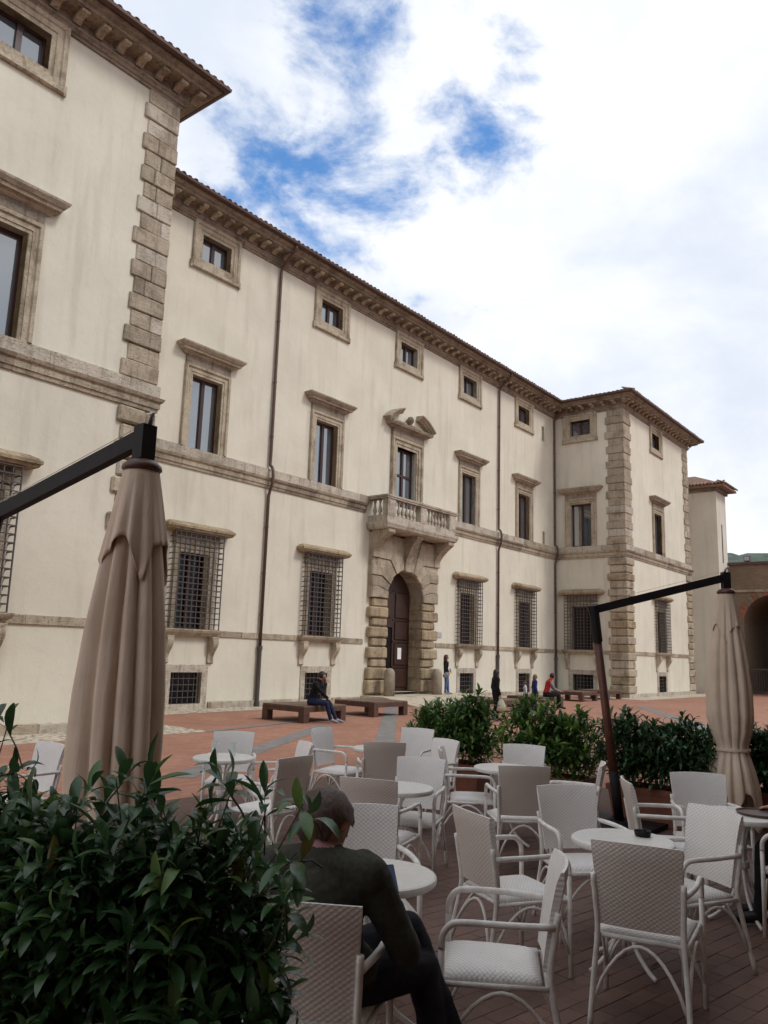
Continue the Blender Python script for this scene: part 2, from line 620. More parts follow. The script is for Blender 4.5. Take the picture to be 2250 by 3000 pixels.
def chamfer_vf(sx, sy, sz, c, jit=0.0):
    """box centred on x, y in [-sy, 0] (front at -sy), z in [0, sz], chamfered, slightly irregular"""
    hx, hy, hz = sx / 2, sy / 2, sz / 2
    v, idx = [], {}
    for ix in (-1, 1):
        for iy in (-1, 1):
            for iz in (-1, 1):
                j = Vector((random.uniform(-jit, jit), random.uniform(-jit, jit), random.uniform(-jit, jit)))
                for ax in range(3):
                    q = Vector((ix * hx, iy * hy, iz * hz))
                    for k in range(3):
                        if k != ax:
                            q[k] -= (ix, iy, iz)[k] * c
                    idx[(ix, iy, iz, ax)] = len(v)
                    v.append(q + j + Vector((0, -hy, hz)))
    f = []
    S = (-1, 1)
    for ax in range(3):
        o1, o2 = [k for k in range(3) if k != ax]
        for s in S:
            q = []
            for a, b_ in ((-1, -1), (1, -1), (1, 1), (-1, 1)):
                key = [0, 0, 0]
                key[ax], key[o1], key[o2] = s, a, b_
                q.append(idx[(*key, ax)])
            f.append(tuple(q if (s > 0) == (ax != 1) else q[::-1]))
        for a in S:
            for b_ in S:      # edges parallel to ax
                k0, k1 = [0, 0, 0], [0, 0, 0]
                k0[ax], k1[ax] = -1, 1
                k0[o1] = k1[o1] = a
                k0[o2] = k1[o2] = b_
                q = (idx[(*k0, o1)], idx[(*k1, o1)], idx[(*k1, o2)], idx[(*k0, o2)])
                f.append(q)
    for ix in S:
        for iy in S:
            for iz in S:
                f.append(tuple(idx[(ix, iy, iz, k)] for k in range(3)))
    return v, f


def fix_normals(me):
    bm = bmesh.new()
    bm.from_mesh(me)
    bmesh.ops.recalc_face_normals(bm, faces=bm.faces)
    bm.to_mesh(me)
    bm.free()
    return me


def stone_mesh(sx, sy, sz, c, mat, jit=0.006, variants=3):
    key = (round(sx, 2), round(sy, 2), round(sz, 2), c, mat, random.randrange(variants))
    if key not in CH:
        CH[key] = setm(fix_normals(mesh('stone', *chamfer_vf(key[0], key[1], key[2], c, jit))), mat)
    return CH[key]


def frame_vf(w, h, prof, closed=False):
    """moulded surround of an opening w x h (z from 0); prof = [(outward offset, y)]"""
    hw = w / 2
    v, f = [], []
    for o, y in prof:
        if closed:
            v += [(-hw - o, y, -o), (-hw - o, y, h + o), (hw + o, y, h + o), (hw + o, y, -o)]
        else:
            v += [(-hw - o, y, 0), (-hw - o, y, h + o), (hw + o, y, h + o), (hw + o, y, 0)]
    for i in range(len(prof) - 1):
        for k in range(4 if closed else 3):
            a, b_ = i * 4 + k, i * 4 + (k + 1) % 4
            f.append((a, b_, b_ + 4, a + 4))
    return v, f


def wall_vf(x0, x1, z0, z1, holes, depth=0.5):
    """plane y=0 with rectangular holes (x0,x1,z0,z1) and reveals going to y=depth"""
    xs = sorted({x0, x1, *[h[0] for h in holes], *[h[1] for h in holes]})
    zs = sorted({z0, z1, *[h[2] for h in holes], *[h[3] for h in holes]})
    # keep cells moderate so that shading noise has something to sit on
    v, f, ix = [], [], {}

    def vi(x, z):
        if (x, z) not in ix:
            ix[(x, z)] = len(v)
            v.append((x, 0, z))
        return ix[(x, z)]
    for i in range(len(xs) - 1):
        for j in range(len(zs) - 1):
            mx, mz = (xs[i] + xs[i + 1]) / 2, (zs[j] + zs[j + 1]) / 2
            if any(h[0] < mx < h[1] and h[2] < mz < h[3] for h in holes):
                continue
            f.append((vi(xs[i], zs[j]), vi(xs[i + 1], zs[j]), vi(xs[i + 1], zs[j + 1]), vi(xs[i], zs[j + 1])))
    for h in holes:
        b_ = len(v)
        a0, a1, c0, c1 = h
        v += [(a0, 0, c0), (a1, 0, c0), (a1, 0, c1), (a0, 0, c1), (a0, depth, c0), (a1, depth, c0), (a1, depth, c1), (a0, depth, c1)]
        f += [(b_, b_ + 1, b_ + 5, b_ + 4), (b_ + 1, b_ + 2, b_ + 6, b_ + 5), (b_ + 2, b_ + 3, b_ + 7, b_ + 6), (b_ + 3, b_, b_ + 4, b_ + 7)]
        f.append((b_ + 4, b_ + 5, b_ + 6, b_ + 7))
    return v, f


def path_offset(path, i, off):
    """mitred outward offset (to the right of travel) of vertex i of a plan polyline"""
    P = [Vector((x, y)) for x, y in path]
    nrm = []
    if i > 0:
        d = (P[i] - P[i - 1]).normalized()
        nrm.append(Vector((d.y, -d.x)))
    if i < len(P) - 1:
        d = (P[i + 1] - P[i]).normalized()
        nrm.append(Vector((d.y, -d.x)))
    if len(nrm) == 1:
        return P[i] + nrm[0] * off
    m_ = (nrm[0] + nrm[1])
    m_ = m_ / (1 + nrm[0].dot(nrm[1]))
    return P[i] + m_ * off


def loft_path(path, prof, close_back=True):
    """prof = [(z, projection)] swept along a plan polyline with mitred corners"""
    n = len(prof)
    v, f = [], []
    for i in range(len(path)):
        for z, pr in prof:
            q = path_offset(path, i, pr)
            v.append((q.x, q.y, z))
    for i in range(len(path) - 1):
        for k in range(n - 1):
            f.append((i * n + k, (i + 1) * n + k, (i + 1) * n + k + 1, i * n + k + 1))
    f.append(tuple(range(n)))
    f.append(tuple(range((len(path) - 1) * n, len(path) * n))[::-1])
    return v, f
# ---------------------------------------------------------------- the palace
YM, YW = 20.0, 15.94                 # main facade plane, wing plane
XL, X3, XR = 11.15, 41.24, 52.2      # end of left wing, start and end of right pavilion
PATH = [(-4.0, YW), (XL, YW), (XL, YM), (X3, YM), (X3, YW), (XR, YW), (XR, 26.0)]
palace = empty('palace', (26.85, YM, 0))
tag(palace, 'long cream plastered renaissance palace with travertine quoins, tiled eaves and two wings', 'palace')

WXA, WXB, WXP, WXC, WXD, WXL, WXF, WYS = 15.9, 21.73, 26.85, 31.92, 37.45, 7.0, 46.35, 18.45


def holes_at(c, noble=True, attic=True, ground=True, base=True):
    h = []
    if noble:
        h.append((c - 0.61, c + 0.61, 8.06, 10.46))
    if attic:
        h.append((c - 0.61, c + 0.61, 14.42, 15.30))
    if ground:
        h.append((c - 0.60, c + 0.60, 2.40, 4.75))
    if base:
        h.append((c - 0.59, c + 0.59, 0.16, 1.10))
    return h


mainh = []
for c in (WXA, WXB, WXC, WXD):
    mainh += holes_at(c)
mainh += [(WXP - 0.61, WXP + 0.61, 14.42, 15.30), (WXP - 0.70, WXP + 0.70, 7.98, 10.55)]
mainh += [(WXP - 1.38, WXP + 1.38, 0.2, 5.52), (39.62, 39.78, 14.0, 14.76), (39.66, 39.82, 8.12, 8.75)]


def wall(name, x0, x1, holes, m4):
    return ob(name, fix_normals(mesh(name, *wall_vf(x0, x1, -0.3, 16.3, holes, 0.62))), palace, 'plaster', m4)


wall('facade_wall', XL, X3, mainh, (0, YM, 0))
wall('left_wing_wall', -4.0, XL, holes_at(WXL), (0, YW, 0))
wall('pavilion_front_wall', X3, XR, holes_at(WXF), (0, YW, 0))
RS = Matrix.Rotation(-PI / 2, 4, 'Z')
wall('pavilion_side_wall', -(YM - YW) / 2, (YM - YW) / 2, holes_at((YM + YW) / 2 - WYS), Matrix.Translation((X3, (YM + YW) / 2, 0)) @ RS)
wall('left_wing_return_wall', -(YM - YW) / 2, (YM - YW) / 2, [], Matrix.Translation((XL, (YM + YW) / 2, 0)) @ Matrix.Rotation(PI / 2, 4, 'Z'))
wall('pavilion_end_wall', 0, 10, [], Matrix.Translation((XR, YW, 0)) @ Matrix.Rotation(PI / 2, 4, 'Z'))

# --- window kits (meshes shared by every window of a kind; local y points into the wall)
FR = [(0.0, 0.30), (0.0, -0.035), (0.085, -0.035), (0.085, -0.055), (0.20, -0.055), (0.225, -0.10), (0.30, -0.11), (0.315, -0.085), (0.315, 0.0)]
AFR = [(0.0, 0.30), (0.0, -0.03), (0.10, -0.03), (0.12, -0.06), (0.25, -0.06), (0.28, -0.10), (0.37, -0.11), (0.40, -0.08), (0.40, 0.0)]


def sash_mesh(w, h, y, transom=None, b_=0.075, mull=True):
    s = MB()
    hw = w / 2
    s.box(-hw, -hw + b_, y, y + 0.07, 0, h).box(hw - b_, hw, y, y + 0.07, 0, h)
    s.box(-hw + b_, hw - b_, y, y + 0.07, h - b_, h).box(-hw + b_, hw - b_, y, y + 0.07, 0, b_)
    if mull:
        s.box(-0.065, 0.065, y - 0.012, y + 0.07, b_, h - b_)
    if transom:
        s.box(-hw + b_, -0.065, y - 0.006, y + 0.07, transom - 0.05, transom + 0.05)
        s.box(0.065, hw - b_, y - 0.006, y + 0.07, transom - 0.05, transom + 0.05)
    return setm(s.mesh('sash'), 'sash')


def pane_mesh(w, h, mat):
    return setm(mesh('pane', [(-w / 2, 0, 0), (w / 2, 0, 0), (w / 2, 0, h), (-w / 2, 0, h), (-w / 2, .012, 0), (w / 2, .012, 0), (w / 2, .012, h), (-w / 2, .012, h)],
                     [(0, 1, 2, 3), (7, 6, 5, 4), (0, 4, 5, 1), (3, 2, 6, 7), (0, 3, 7, 4), (1, 5, 6, 2)]), mat)


def grille_mesh(w, z0, z1, y, nv, nh, r=0.011, sides=True, y1=0.0):
    s = MB()
    for i in range(nv + 1):
        x = -w / 2 + w * i / nv
        s.box(x - r, x + r, y - r, y + r, z0, z1)
    for j in range(nh + 1):
        z = z0 + (z1 - z0) * j / nh
        s.box(-w / 2, w / 2, y - r * 2.4, y - r, z - r, z + r)
        if sides:
            for sx in (-1, 1):
                s.box(sx * w / 2 - r, sx * w / 2 + r, y, y1, z - r, z + r)
    return setm(s.mesh('grille'), 'iron')


K = {}
# noble floor
K['n_frame'] = setm(fix_normals(mesh('window', *frame_vf(1.22, 2.40, FR))), 'stone_frame')
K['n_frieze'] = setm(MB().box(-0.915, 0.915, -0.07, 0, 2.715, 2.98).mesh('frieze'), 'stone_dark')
K['n_hood'] = setm(fix_normals(MB().levels(0.92, [(2.98, 0.08), (3.02, 0.14), (3.07, 0.16), (3.08, 0.26), (3.15, 0.28), (3.16, 0.31), (3.25, 0.38), (3.30, 0.39), (3.36, 0.0)]).mesh('hood')), 'stone')
K['n_sash'] = sash_mesh(1.22, 2.40, 0.20)
K['n_pane'] = pane_mesh(0.47, 2.25, 'glass')
# attic
K['a_frame'] = setm(fix_normals(mesh('window', *frame_vf(1.22, 0.88, AFR, True))), 'stone_frame')
K['a_sash'] = sash_mesh(1.22, 0.88, 0.20, b_=0.07)
K['a_pane'] = pane_mesh(0.475, 0.74, 'glass')
K['a_ears'] = setm(MB().box(-0.03, 0.03, -0.085, 0, -0.42, -0.18).mesh('lug'), 'stone_frame')
# ground floor
GFR = [(0.0, 0.30), (0.0, -0.04), (0.10, -0.04), (0.12, -0.07), (0.22, -0.07), (0.24, 0.0)]
K['g_frame'] = setm(fix_normals(mesh('window', *frame_vf(1.20, 2.35, GFR))), 'stone_frame')
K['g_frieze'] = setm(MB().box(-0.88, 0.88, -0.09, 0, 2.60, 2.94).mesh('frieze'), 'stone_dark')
K['g_hood'] = setm(fix_normals(MB().levels(0.95, [(2.94, 0.10), (2.97, 0.24), (3.00, 0.31), (3.06, 0.34), (3.07, 0.37), (3.14, 0.37), (3.20, 0.30), (3.27, 0.16), (3.30, 0.0)]).mesh('hood')), 'stone_warm')
K['g_grille'] = grille_mesh(1.90, 0.0, 2.96, -0.25, 10, 17, 0.0135)
K['g_sash'] = sash_mesh(1.20, 2.35, 0.24)
K['g_pane'] = pane_mesh(0.46, 2.2, 'dimglass')
K['g_sill'] = setm(fix_normals(MB().levels(0.80, [(-0.20, 0.16), (-0.15, 0.20), (-0.10, 0.26), (-0.03, 0.30), (0.0, 0.30)]).mesh('sill')), 'stone_frame')
brk = []
for i in range(13):
    tt = i / 12
    brk.append((-0.24 + 0.13 * tt - 0.075 * math.sin(tt * 2 * PI * 0.95), -tt * 0.80))
K['g_bracket'] = setm(fix_normals(MB().prism_x([(0.0, 0.0)] + [(y, z) for y, z in brk] + [(-0.02, -0.84), (0.0, -0.84)], -0.11, 0.11)
                                  .box(-0.13, 0.13, -0.27, 0.0, -0.06, -0.001).mesh('bracket')), 'stone_frame')
# cellar window
CFR = [(0.0, 0.22), (0.0, -0.03), (0.22, -0.035), (0.24, -0.02), (0.24, 0.0)]
K['c_frame'] = setm(fix_normals(mesh('window', *frame_vf(1.18, 0.94, CFR, True))), 'stone_pale')
K['c_grille'] = grille_mesh(1.18, 0.0, 0.94, 0.10, 6, 5, 0.012, False)
K['c_pane'] = pane_mesh(1.18, 0.94, 'dimglass')


def put_window(kind, m4):
    w_ = ob('window', K[kind + '_frame'], palace, None, m4)

    def part(name, key, off=(0, 0, 0), rot=None):
        mm = m4 @ Matrix.Translation(off)
        if rot:
            mm = mm @ Euler(rot).to_matrix().to_4x4()
        return ob(name, K[key], w_, None, mm)
    jig = lambda: (random.uniform(-.006, .006), 0, random.uniform(-.012, .012))
    if kind == 'n':
        part('frieze', 'n_frieze')
        part('hood', 'n_hood')
        part('sash', 'n_sash')
        for sx in (-1, 1):
            part('pane', 'n_pane', (sx * 0.30, 0.245, 0.075), jig())
    elif kind == 'a':
        part('sash', 'a_sash')
        for sx in (-1, 1):
            part('lug', 'a_ears', (sx * 1.035, 0, 0))
            part('pane', 'a_pane', (sx * 0.30, 0.245, 0.07), jig())
    elif kind == 'g':
        part('frieze', 'g_frieze')
        part('hood', 'g_hood')
        part('grille', 'g_grille')
        part('sash', 'g_sash')
        part('sill', 'g_sill')
        for sx in (-1, 1):
            part('pane', 'g_pane', (sx * 0.30, 0.285, 0.075), jig())
            part('bracket', 'g_bracket', (sx * 0.86, 0, -0.20))
    elif kind == 'c':
        part('grille', 'c_grille')
        part('pane', 'c_pane', (0, 0.2, 0))


SIDE = Matrix.Translation((X3, WYS, 0)) @ RS
spots = [Matrix.Translation((c, YM, 0)) for c in (WXA, WXB, WXC, WXD)] + [Matrix.Translation((WXL, YW, 0)), Matrix.Translation((WXF, YW, 0)), SIDE]
for m4 in spots:
    put_window('n', m4 @ Matrix.Translation((0, 0, 8.06)))
    put_window('a', m4 @ Matrix.Translation((0, 0, 14.42)))
    put_window('g', m4 @ Matrix.Translation((0, 0, 2.40)))
    put_window('c', m4 @ Matrix.Translation((0, 0, 0.16)))
put_window('a', Matrix.Translation((WXP, YM, 14.42)))
for x, z, h in ((39.70, 14.0, 0.76), (39.74, 8.12, 0.63)):
    s = ob('slit_window', fix_normals(mesh('slit_window', *frame_vf(0.16, h, [(0, 0.25), (0, -0.015), (0.06, -0.015), (0.06, 0)], True))), palace, 'stone_frame', (x, YM, z))
    ob('pane', pane_mesh(0.16, h, 'dimglass'), s, None, (x, YM + 0.2, z))

# --- portal window with a broken segmental pediment
pw = Matrix.Translation((WXP, YM, 7.98))
PFR = [(0.0, 0.30), (0.0, -0.05), (0.12, -0.05), (0.12, -0.08), (0.26, -0.08), (0.29, -0.14), (0.40, -0.15), (0.42, -0.10), (0.42, 0.0)]
pwo = ob('window', fix_normals(mesh('window', *frame_vf(1.40, 2.57, PFR))), palace, 'stone_frame', pw)
ob('frieze', MB().box(-1.12, 1.12, -0.13, 0, 2.99, 3.30).mesh('frieze'), pwo, 'stone_dark', pw)
ob('sash', sash_mesh(1.40, 2.57, 0.2, 1.42, 0.08), pwo, None, pw)
for sx in (-1, 1):
    for z0, h in ((0.08, 1.29), (1.47, 1.02)):
        ob('pane', pane_mesh(0.56, h, 'glass'), pwo, None, pw @ Matrix.Translation((sx * 0.343, 0.245, z0)))
ob('hood', fix_normals(MB().levels(1.12, [(3.30, 0.14), (3.34, 0.22), (3.38, 0.24), (3.39, 0.34), (3.47, 0.38), (3.52, 0.39), (3.54, 0.1)]).mesh('hood')), pwo, 'stone', pw)
for sx in (-1, 1):
    v, f = [], []
    n = 10
    # moulded band following a segment of a circle, from the hood's end towards the middle, where it breaks off
    prof = [(0.0, 0.0), (-0.22, 0.0), (-0.24, 0.05), (-0.30, 0.07), (-0.33, 0.13), (-0.40, 0.17), (-0.41, 0.22), (0.0, 0.25)]
    for i in range(n):
        t_ = i / (n - 1)
        a = math.radians(48 * (1 - t_) + 17 * t_)
        rr, cz_ = 1.80, 3.53 - 1.80 * math.cos(math.radians(48)) - 0.03
        for y, o in prof:
            v.append((sx * (rr + o) * math.sin(a) * (1.50 / (1.80 * math.sin(math.radians(48)))), y, cz_ + (rr + o) * math.cos(a)))
    k = len(prof)
    for i in range(n - 1):
        for j in range(k):
            f.append((i * k + j, i * k + (j + 1) % k, (i + 1) * k + (j + 1) % k, (i + 1) * k + j))
    f += [tuple(range(k)), tuple(range((n - 1) * k, n * k))]
    ob('pediment_arc', fix_normals(mesh('pediment_arc', v, f)), pwo, 'stone', pw)
ob('tympanum', MB().prism_x([(0.0, 3.50), (-0.10, 3.50), (-0.10, 3.72), (0.0, 3.72)], -1.05, 1.05).mesh('tympanum'), pwo, 'stone_frame', pw)
bu = MB().add(*lathe_vf([(0.10, 3.53), (0.13, 3.58), (0.06, 3.63), (0.09, 3.70), (0.155, 3.80), (0.16, 3.90), (0.10, 4.00), (0.03, 4.03)], 14))
ob('urn', bu.mesh('urn', True), pwo, 'stone_dark', pw @ Matrix.Translation((0, -0.18, 0)))

# --- string courses cut into stones
def course(name, prof, mats, lo, hi, skip=()):
    for s in range(len(PATH) - 2):
        a, b_ = Vector(PATH[s]), Vector(PATH[s + 1])
        ln = (b_ - a).length
        if s == 1:
            continue
        d = (b_ - a).normalized()
        cuts, x = [0.0], 0.0
        while x < ln - hi * 1.2:
            x += random.uniform(lo, hi)
            cuts.append(x)
        cuts.append(ln)
        if s == 2:
            for q0, q1 in skip:
                cuts = [c_ for c_ in cuts if not (q0 - 0.25 < a.x + c_ < q1 + 0.25)] + [q0 - a.x, q1 - a.x]
            cuts.sort()
        for i in range(len(cuts) - 1):
            c0, c1 = cuts[i], cuts[i + 1]
            p0, p1 = a + d * c0, a + d * c1
            if s == 2 and any(q0 < (p0.x + p1.x) / 2 < q1 for q0, q1 in skip):
                continue
            n = Vector((d.y, -d.x))
            v, f = [], []
            k = len(prof)
            dz = random.uniform(-.003, .003)
            dp = random.uniform(0, .008)
            for e, (pt, ci) in enumerate(((p0, s if i == 0 else None), (p1, s + 1 if i == len(cuts) - 2 else None))):
                g = 0.004 * (1 if e == 0 else -1)
                for z, pr in prof:
                    pp = pr + (dp if pr > 0.001 else 0)
                    q = path_offset(PATH, ci, pp) if ci is not None and 0 < ci < len(PATH) - 1 else pt + n * pp + d * g
                    v.append((q.x, q.y, z + dz))
            for j in range(k - 1):
                f.append((j, k + j, k + j + 1, j + 1))
            f += [tuple(range(k)), tuple(range(k, 2 * k))[::-1]]
            me = fix_normals(mesh('course_stone', v, f))
            ob(name, me, palace, random.choice(mats))


course('string_course_stone', [(7.74, 0.0), (7.74, 0.07), (8.055, 0.075), (8.06, 0.0)], ['stone_pale', 'stone_pale', 'stone_pale', 'stone'], 0.8, 1.9, [(24.35, 29.3)])
course('moulding_stone', [(7.38, 0.0), (7.38, 0.045), (7.47, 0.055), (7.48, 0.085), (7.62, 0.09), (7.66, 0.14), (7.735, 0.17), (7.738, 0.0)], ['stone', 'stone', 'stone_frame', 'stone_dark'], 0.9, 1.8, [(24.2, 29.4)])
course('low_course_stone', [(2.20, 0.0), (2.21, 0.04), (2.39, 0.045), (2.40, 0.0)], ['stone', 'stone_frame'], 0.5, 1.1, [(24.3, 29.3)] + [(c - 1.0, c + 1.0) for c in (WXA, WXB, WXC, WXD)])
course('plinth_stone', [(-0.1, 0.0), (-0.1, 0.05), (0.19, 0.055), (0.21, 0.0)], ['stone_pale', 'stone'], 0.7, 1.4, [(24.2, 29.4)] + [(c - 0.9, c + 0.9) for c in (WXA, WXB, WXC, WXD)])

# --- quoins
def quoins(cx, cy, front, side):
    """front/side: +1/-1 direction the stone runs along x / whether a -X face shows"""
    for zone, (za, zb, n, mats, ch) in enumerate(((0.22, 7.37, 17, ['stone_frame', 'stone_warm', 'stone'], 0.045), (8.07, 15.64, 18, ['stone', 'stone', 'stone_pale'], 0.022))):
        h = (zb - za) / n
        for i in range(n):
            wide = i % 2 == 0
            wx = round((1.01 if wide else 0.90) + random.choice((-0.03, 0.0, 0.0, 0.03)), 2)
            pr = random.choice((0.055, 0.06, 0.07)) if wide else random.choice((0.03, 0.035, 0.045))
            if zone == 0:
                pr += 0.03
            mat = random.choices(mats, (6, 4, 1))[0]
            dy = wx if side else 0.5
            hh = h - (0.03 if zone == 0 else 0.012)
            z = za + i * h + 0.006
            if not side and random.random() < 0.3:       # a course made of two stones, one often a paler repair
                cut = random.choice((0.28, 0.36, 0.44))
                near = random.random() < 0.5              # the short stone at the corner or at the plaster
                c1_, c2_ = (cut / 2, cut + 0.004 + (wx - cut) / 2) if near else (wx - cut / 2, (wx - cut) / 2 - 0.004)
                ob('quoin_stone', stone_mesh(cut, dy + pr, hh, ch, random.choice(('stone_pale', mat)), 0.008), QP, None, (cx + front * c1_, cy + dy, z))
                ob('quoin_stone', stone_mesh(wx - cut - 0.012, dy + pr + 0.006, hh, ch, mat, 0.008), QP, None, (cx + front * c2_, cy + dy, z))
                continue
            sx, sy = wx + (pr if side else 0), dy + pr
            me = stone_mesh(sx, sy, hh, ch, mat, 0.008)
            x = cx + front * (wx / 2 - (pr / 2 if side else 0))
            ob('quoin_stone', me, QP, None, (x, cy + dy, z))


QP = ob('quoin_core', MB().box(XL - 0.86, XL - 0.01, YW - 0.008, YW + 0.2, 0.1, 15.64).mesh('quoin_core'), palace, 'stone_dark')
quoins(XL, YW, -1, False)
QP = ob('quoin_core', MB().box(X3 - 0.008, X3 + 0.86, YW - 0.008, YW + 0.86, 0.1, 15.64).mesh('quoin_core'), palace, 'stone_dark')
quoins(X3, YW, 1, True)
QP = ob('quoin_core', MB().box(XR - 0.86, XR - 0.01, YW - 0.008, YW + 0.2, 0.1, 15.64).mesh('quoin_core'), palace, 'stone_dark')
quoins(XR, YW, -1, False)

# --- cornice, modillions, gutter and roof
CP = [(15.60, 0.0), (15.60, 0.05), (15.66, 0.06), (15.68, 0.10), (15.73, 0.12), (15.77, 0.17), (15.80, 0.175), (15.82, 0.10), (16.00, 0.11), (16.02, 0.16), (16.05, 0.18), (16.06, 0.58), (16.13, 0.60), (16.16, 0.68), (16.22, 0.74), (16.26, 0.75), (16.28, 0.0)]
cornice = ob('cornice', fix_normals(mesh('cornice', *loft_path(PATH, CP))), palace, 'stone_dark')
mp = [(0.0, 0.0), (-0.40, 0.0), (-0.43, -0.04), (-0.40, -0.085), (-0.33, -0.095), (-0.25, -0.07), (-0.16, -0.095), (-0.10, -0.15), (-0.04, -0.175), (0.0, -0.175)]
for mi in range(3):
    K['mod%d' % mi] = setm(fix_normals(MB().prism_x([(y * random.uniform(.92, 1.04), z * random.uniform(.85, 1.1)) for y, z in mp], -0.095, 0.095).mesh('modillion')), ('stone_frame', 'stone', 'stone_frame')[mi])
for s in range(len(PATH) - 1):
    a, b_ = Vector(PATH[s]), Vector(PATH[s + 1])
    if s in (1, 5):
        continue
    d = (b_ - a).normalized()
    ln = (b_ - a).length
    st, en = (0.3, ln + 0.30) if s == 0 else ((-0.25, ln + 0.25) if s == 4 else (0.45, ln - 0.5))
    if s == 3:
        st, en = 0.5, ln + 0.25
    n = int((en - st) / 0.56)
    for i in range(n + 1):
        q = a + d * (st + (en - st) * i / n) + Vector((d.y, -d.x)) * 0.11
        ob('modillion', K['mod%d' % random.randrange(3)], cornice, None, Matrix.Translation((q.x, q.y, 16.058)) @ Matrix.Rotation(math.atan2(d.y, d.x), 4, 'Z'))
RP = [(16.285, 0.72), (16.30, 0.74), (18.25, -5.2), (18.0, -5.2), (16.285, 0.2)]
roof = ob('roof', fix_normals(mesh('roof', *loft_path(PATH, RP))), palace, 'tile')
ob('gutter', fix_normals(mesh('gutter', *loft_path(PATH, [(16.26, 0.76), (16.235, 0.80), (16.235, 0.86), (16.27, 0.905), (16.345, 0.915), (16.345, 0.90), (16.29, 0.80), (16.29, 0.76)]))), roof, 'gutter')
# coppi tiles at the eaves
for ti in range(3):
    v, f = [], []
    r0, r1, ln_ = 0.098, 0.080, 0.62
    for i, (r, yy) in enumerate(((r0, 0), (r1, ln_))):
        for rr in (r, r - 0.016):
            for kx in range(7):
                a = PI * kx / 6
                v.append((rr * math.cos(a), yy, rr * math.sin(a) * random.uniform(.94, 1.06)))
    q = lambda i, o, kx: i * 14 + o * 7 + kx
    for kx in range(6):
        f.append((q(0, 0, kx), q(1, 0, kx), q(1, 0, kx + 1), q(0, 0, kx + 1)))
        f.append((q(0, 1, kx + 1), q(1, 1, kx + 1), q(1, 1, kx), q(0, 1, kx)))
        f.append((q(0, 0, kx), q(0, 0, kx + 1), q(0, 1, kx + 1), q(0, 1, kx)))
    K['tile%d' % ti] = setm(fix_normals(mesh('tile', v, f, True)), 'tile')
ntile = 0
for s in range(len(PATH) - 1):
    a, b_ = Vector(PATH[s]), Vector(PATH[s + 1])
    if s in (1, 5):
        continue
    d = (b_ - a).normalized()
    ln = (b_ - a).length
    st = 4.0 if s == 0 else 0.0
    en = ln + (0.8 if s in (0, 3, 4) else -0.8)
    if s == 4:
        st = -0.8
    n = int((en - st) / 0.232)
    for i in range(n + 1):
        q2 = a + d * (st + (en - st) * i / n) + Vector((d.y, -d.x)) * random.uniform(0.875, 0.905)
        rot = Matrix.Rotation(math.atan2(d.y, d.x) + random.uniform(-.05, .05), 4, 'Z') @ Matrix.Rotation(0.31 + random.uniform(-.03, .03), 4, 'X')
        ob('tile', K['tile%d' % random.randrange(3)], roof, None, Matrix.Translation((q2.x, q2.y, 16.30 + random.uniform(-.008, .012))) @ rot)
        ntile += 1

# --- drainpipes
def drainpipe(x, y, yo):
    p = curve([(x, y - 0.78, 16.27), (x, y - 0.76, 16.10), (x, y - 0.30, 15.72), (x, y - 0.11, 15.52), (x, y - 0.09, 15.2)], 5)
    p += [Vector((x, y - 0.09, 8.4))] + curve([(x, y - 0.09, 8.2), (x, y - 0.23, 8.02), (x, y - 0.25, 7.6), (x, y - 0.14, 7.28), (x, y - 0.09, 7.1)], 4)
    p += [Vector((x, y - 0.09, 1.95))]
    o = ob('drainpipe', MB().tube(p, 0.055, 10).mesh('drainpipe', True), palace, 'pipe')
    lo = MB().tube([(x, y - 0.09, 1.95), (x, y - 0.09, 0.02)], 0.072, 10).tube([(x, y - 0.09, 1.85), (x, y - 0.09, 1.98)], 0.092, 10).tube([(x, y - 0.09, 0.0), (x, y - 0.09, 0.16)], 0.095, 10)
    ob('iron_foot', lo.mesh('iron_foot'), o, 'iron')
    for z in (13.5, 11.2, 9.2, 6.0, 4.4, 3.0):
        ob('pipe_clip', MB().tube([(x, y - 0.09, z), (x, y - 0.09, z + 0.04)], 0.068, 10).box(x - .02, x + .02, y - .06, y + .01, z, z + .03).mesh('pipe_clip'), o, 'pipe')


drainpipe(18.82, YM, 0)
drainpipe(34.66, YM, 0)
drainpipe(41.0, YM, 0)

# --- the rusticated portal
ZS = 4.05                    # springing
portal = ob('portal', MB().box(WXP - 1.37, WXP + 1.37, YM + 0.60, YM + 0.62, 0.28, 5.5).mesh('portal'), palace, 'dark')
heights = [0.52, 0.46, 0.33, 0.45, 0.33, 0.43, 0.33, 0.42, 0.34]
for sx in (-1, 1):
    xa_, xb_ = sorted((sx * 1.235, sx * 1.40))
    ob('jamb_core', MB().box(WXP + xa_, WXP + xb_, YM - 0.08, YM + 0.6, 0.2, 5.3).mesh('jamb_core'), portal, 'stone_warm')
    z = 0.30
    tot = sum(heights)
    for i, h in enumerate(heights):
        h *= (ZS - 0.30) / tot
        wide = i == 0 or i % 2 == 1
        wd = 1.14 if wide else 0.96
        if i == 0:
            wd = 1.20
        pr = 0.24 if wide else 0.19
        me = stone_mesh(wd, pr + 0.6, h - 0.03, 0.05, 'stone_warm', 0.014, 4)
        ob('jamb_stone', me, portal, None, (WXP + sx * (1.21 + wd / 2), YM + 0.6, z + 0.01))
        z += h
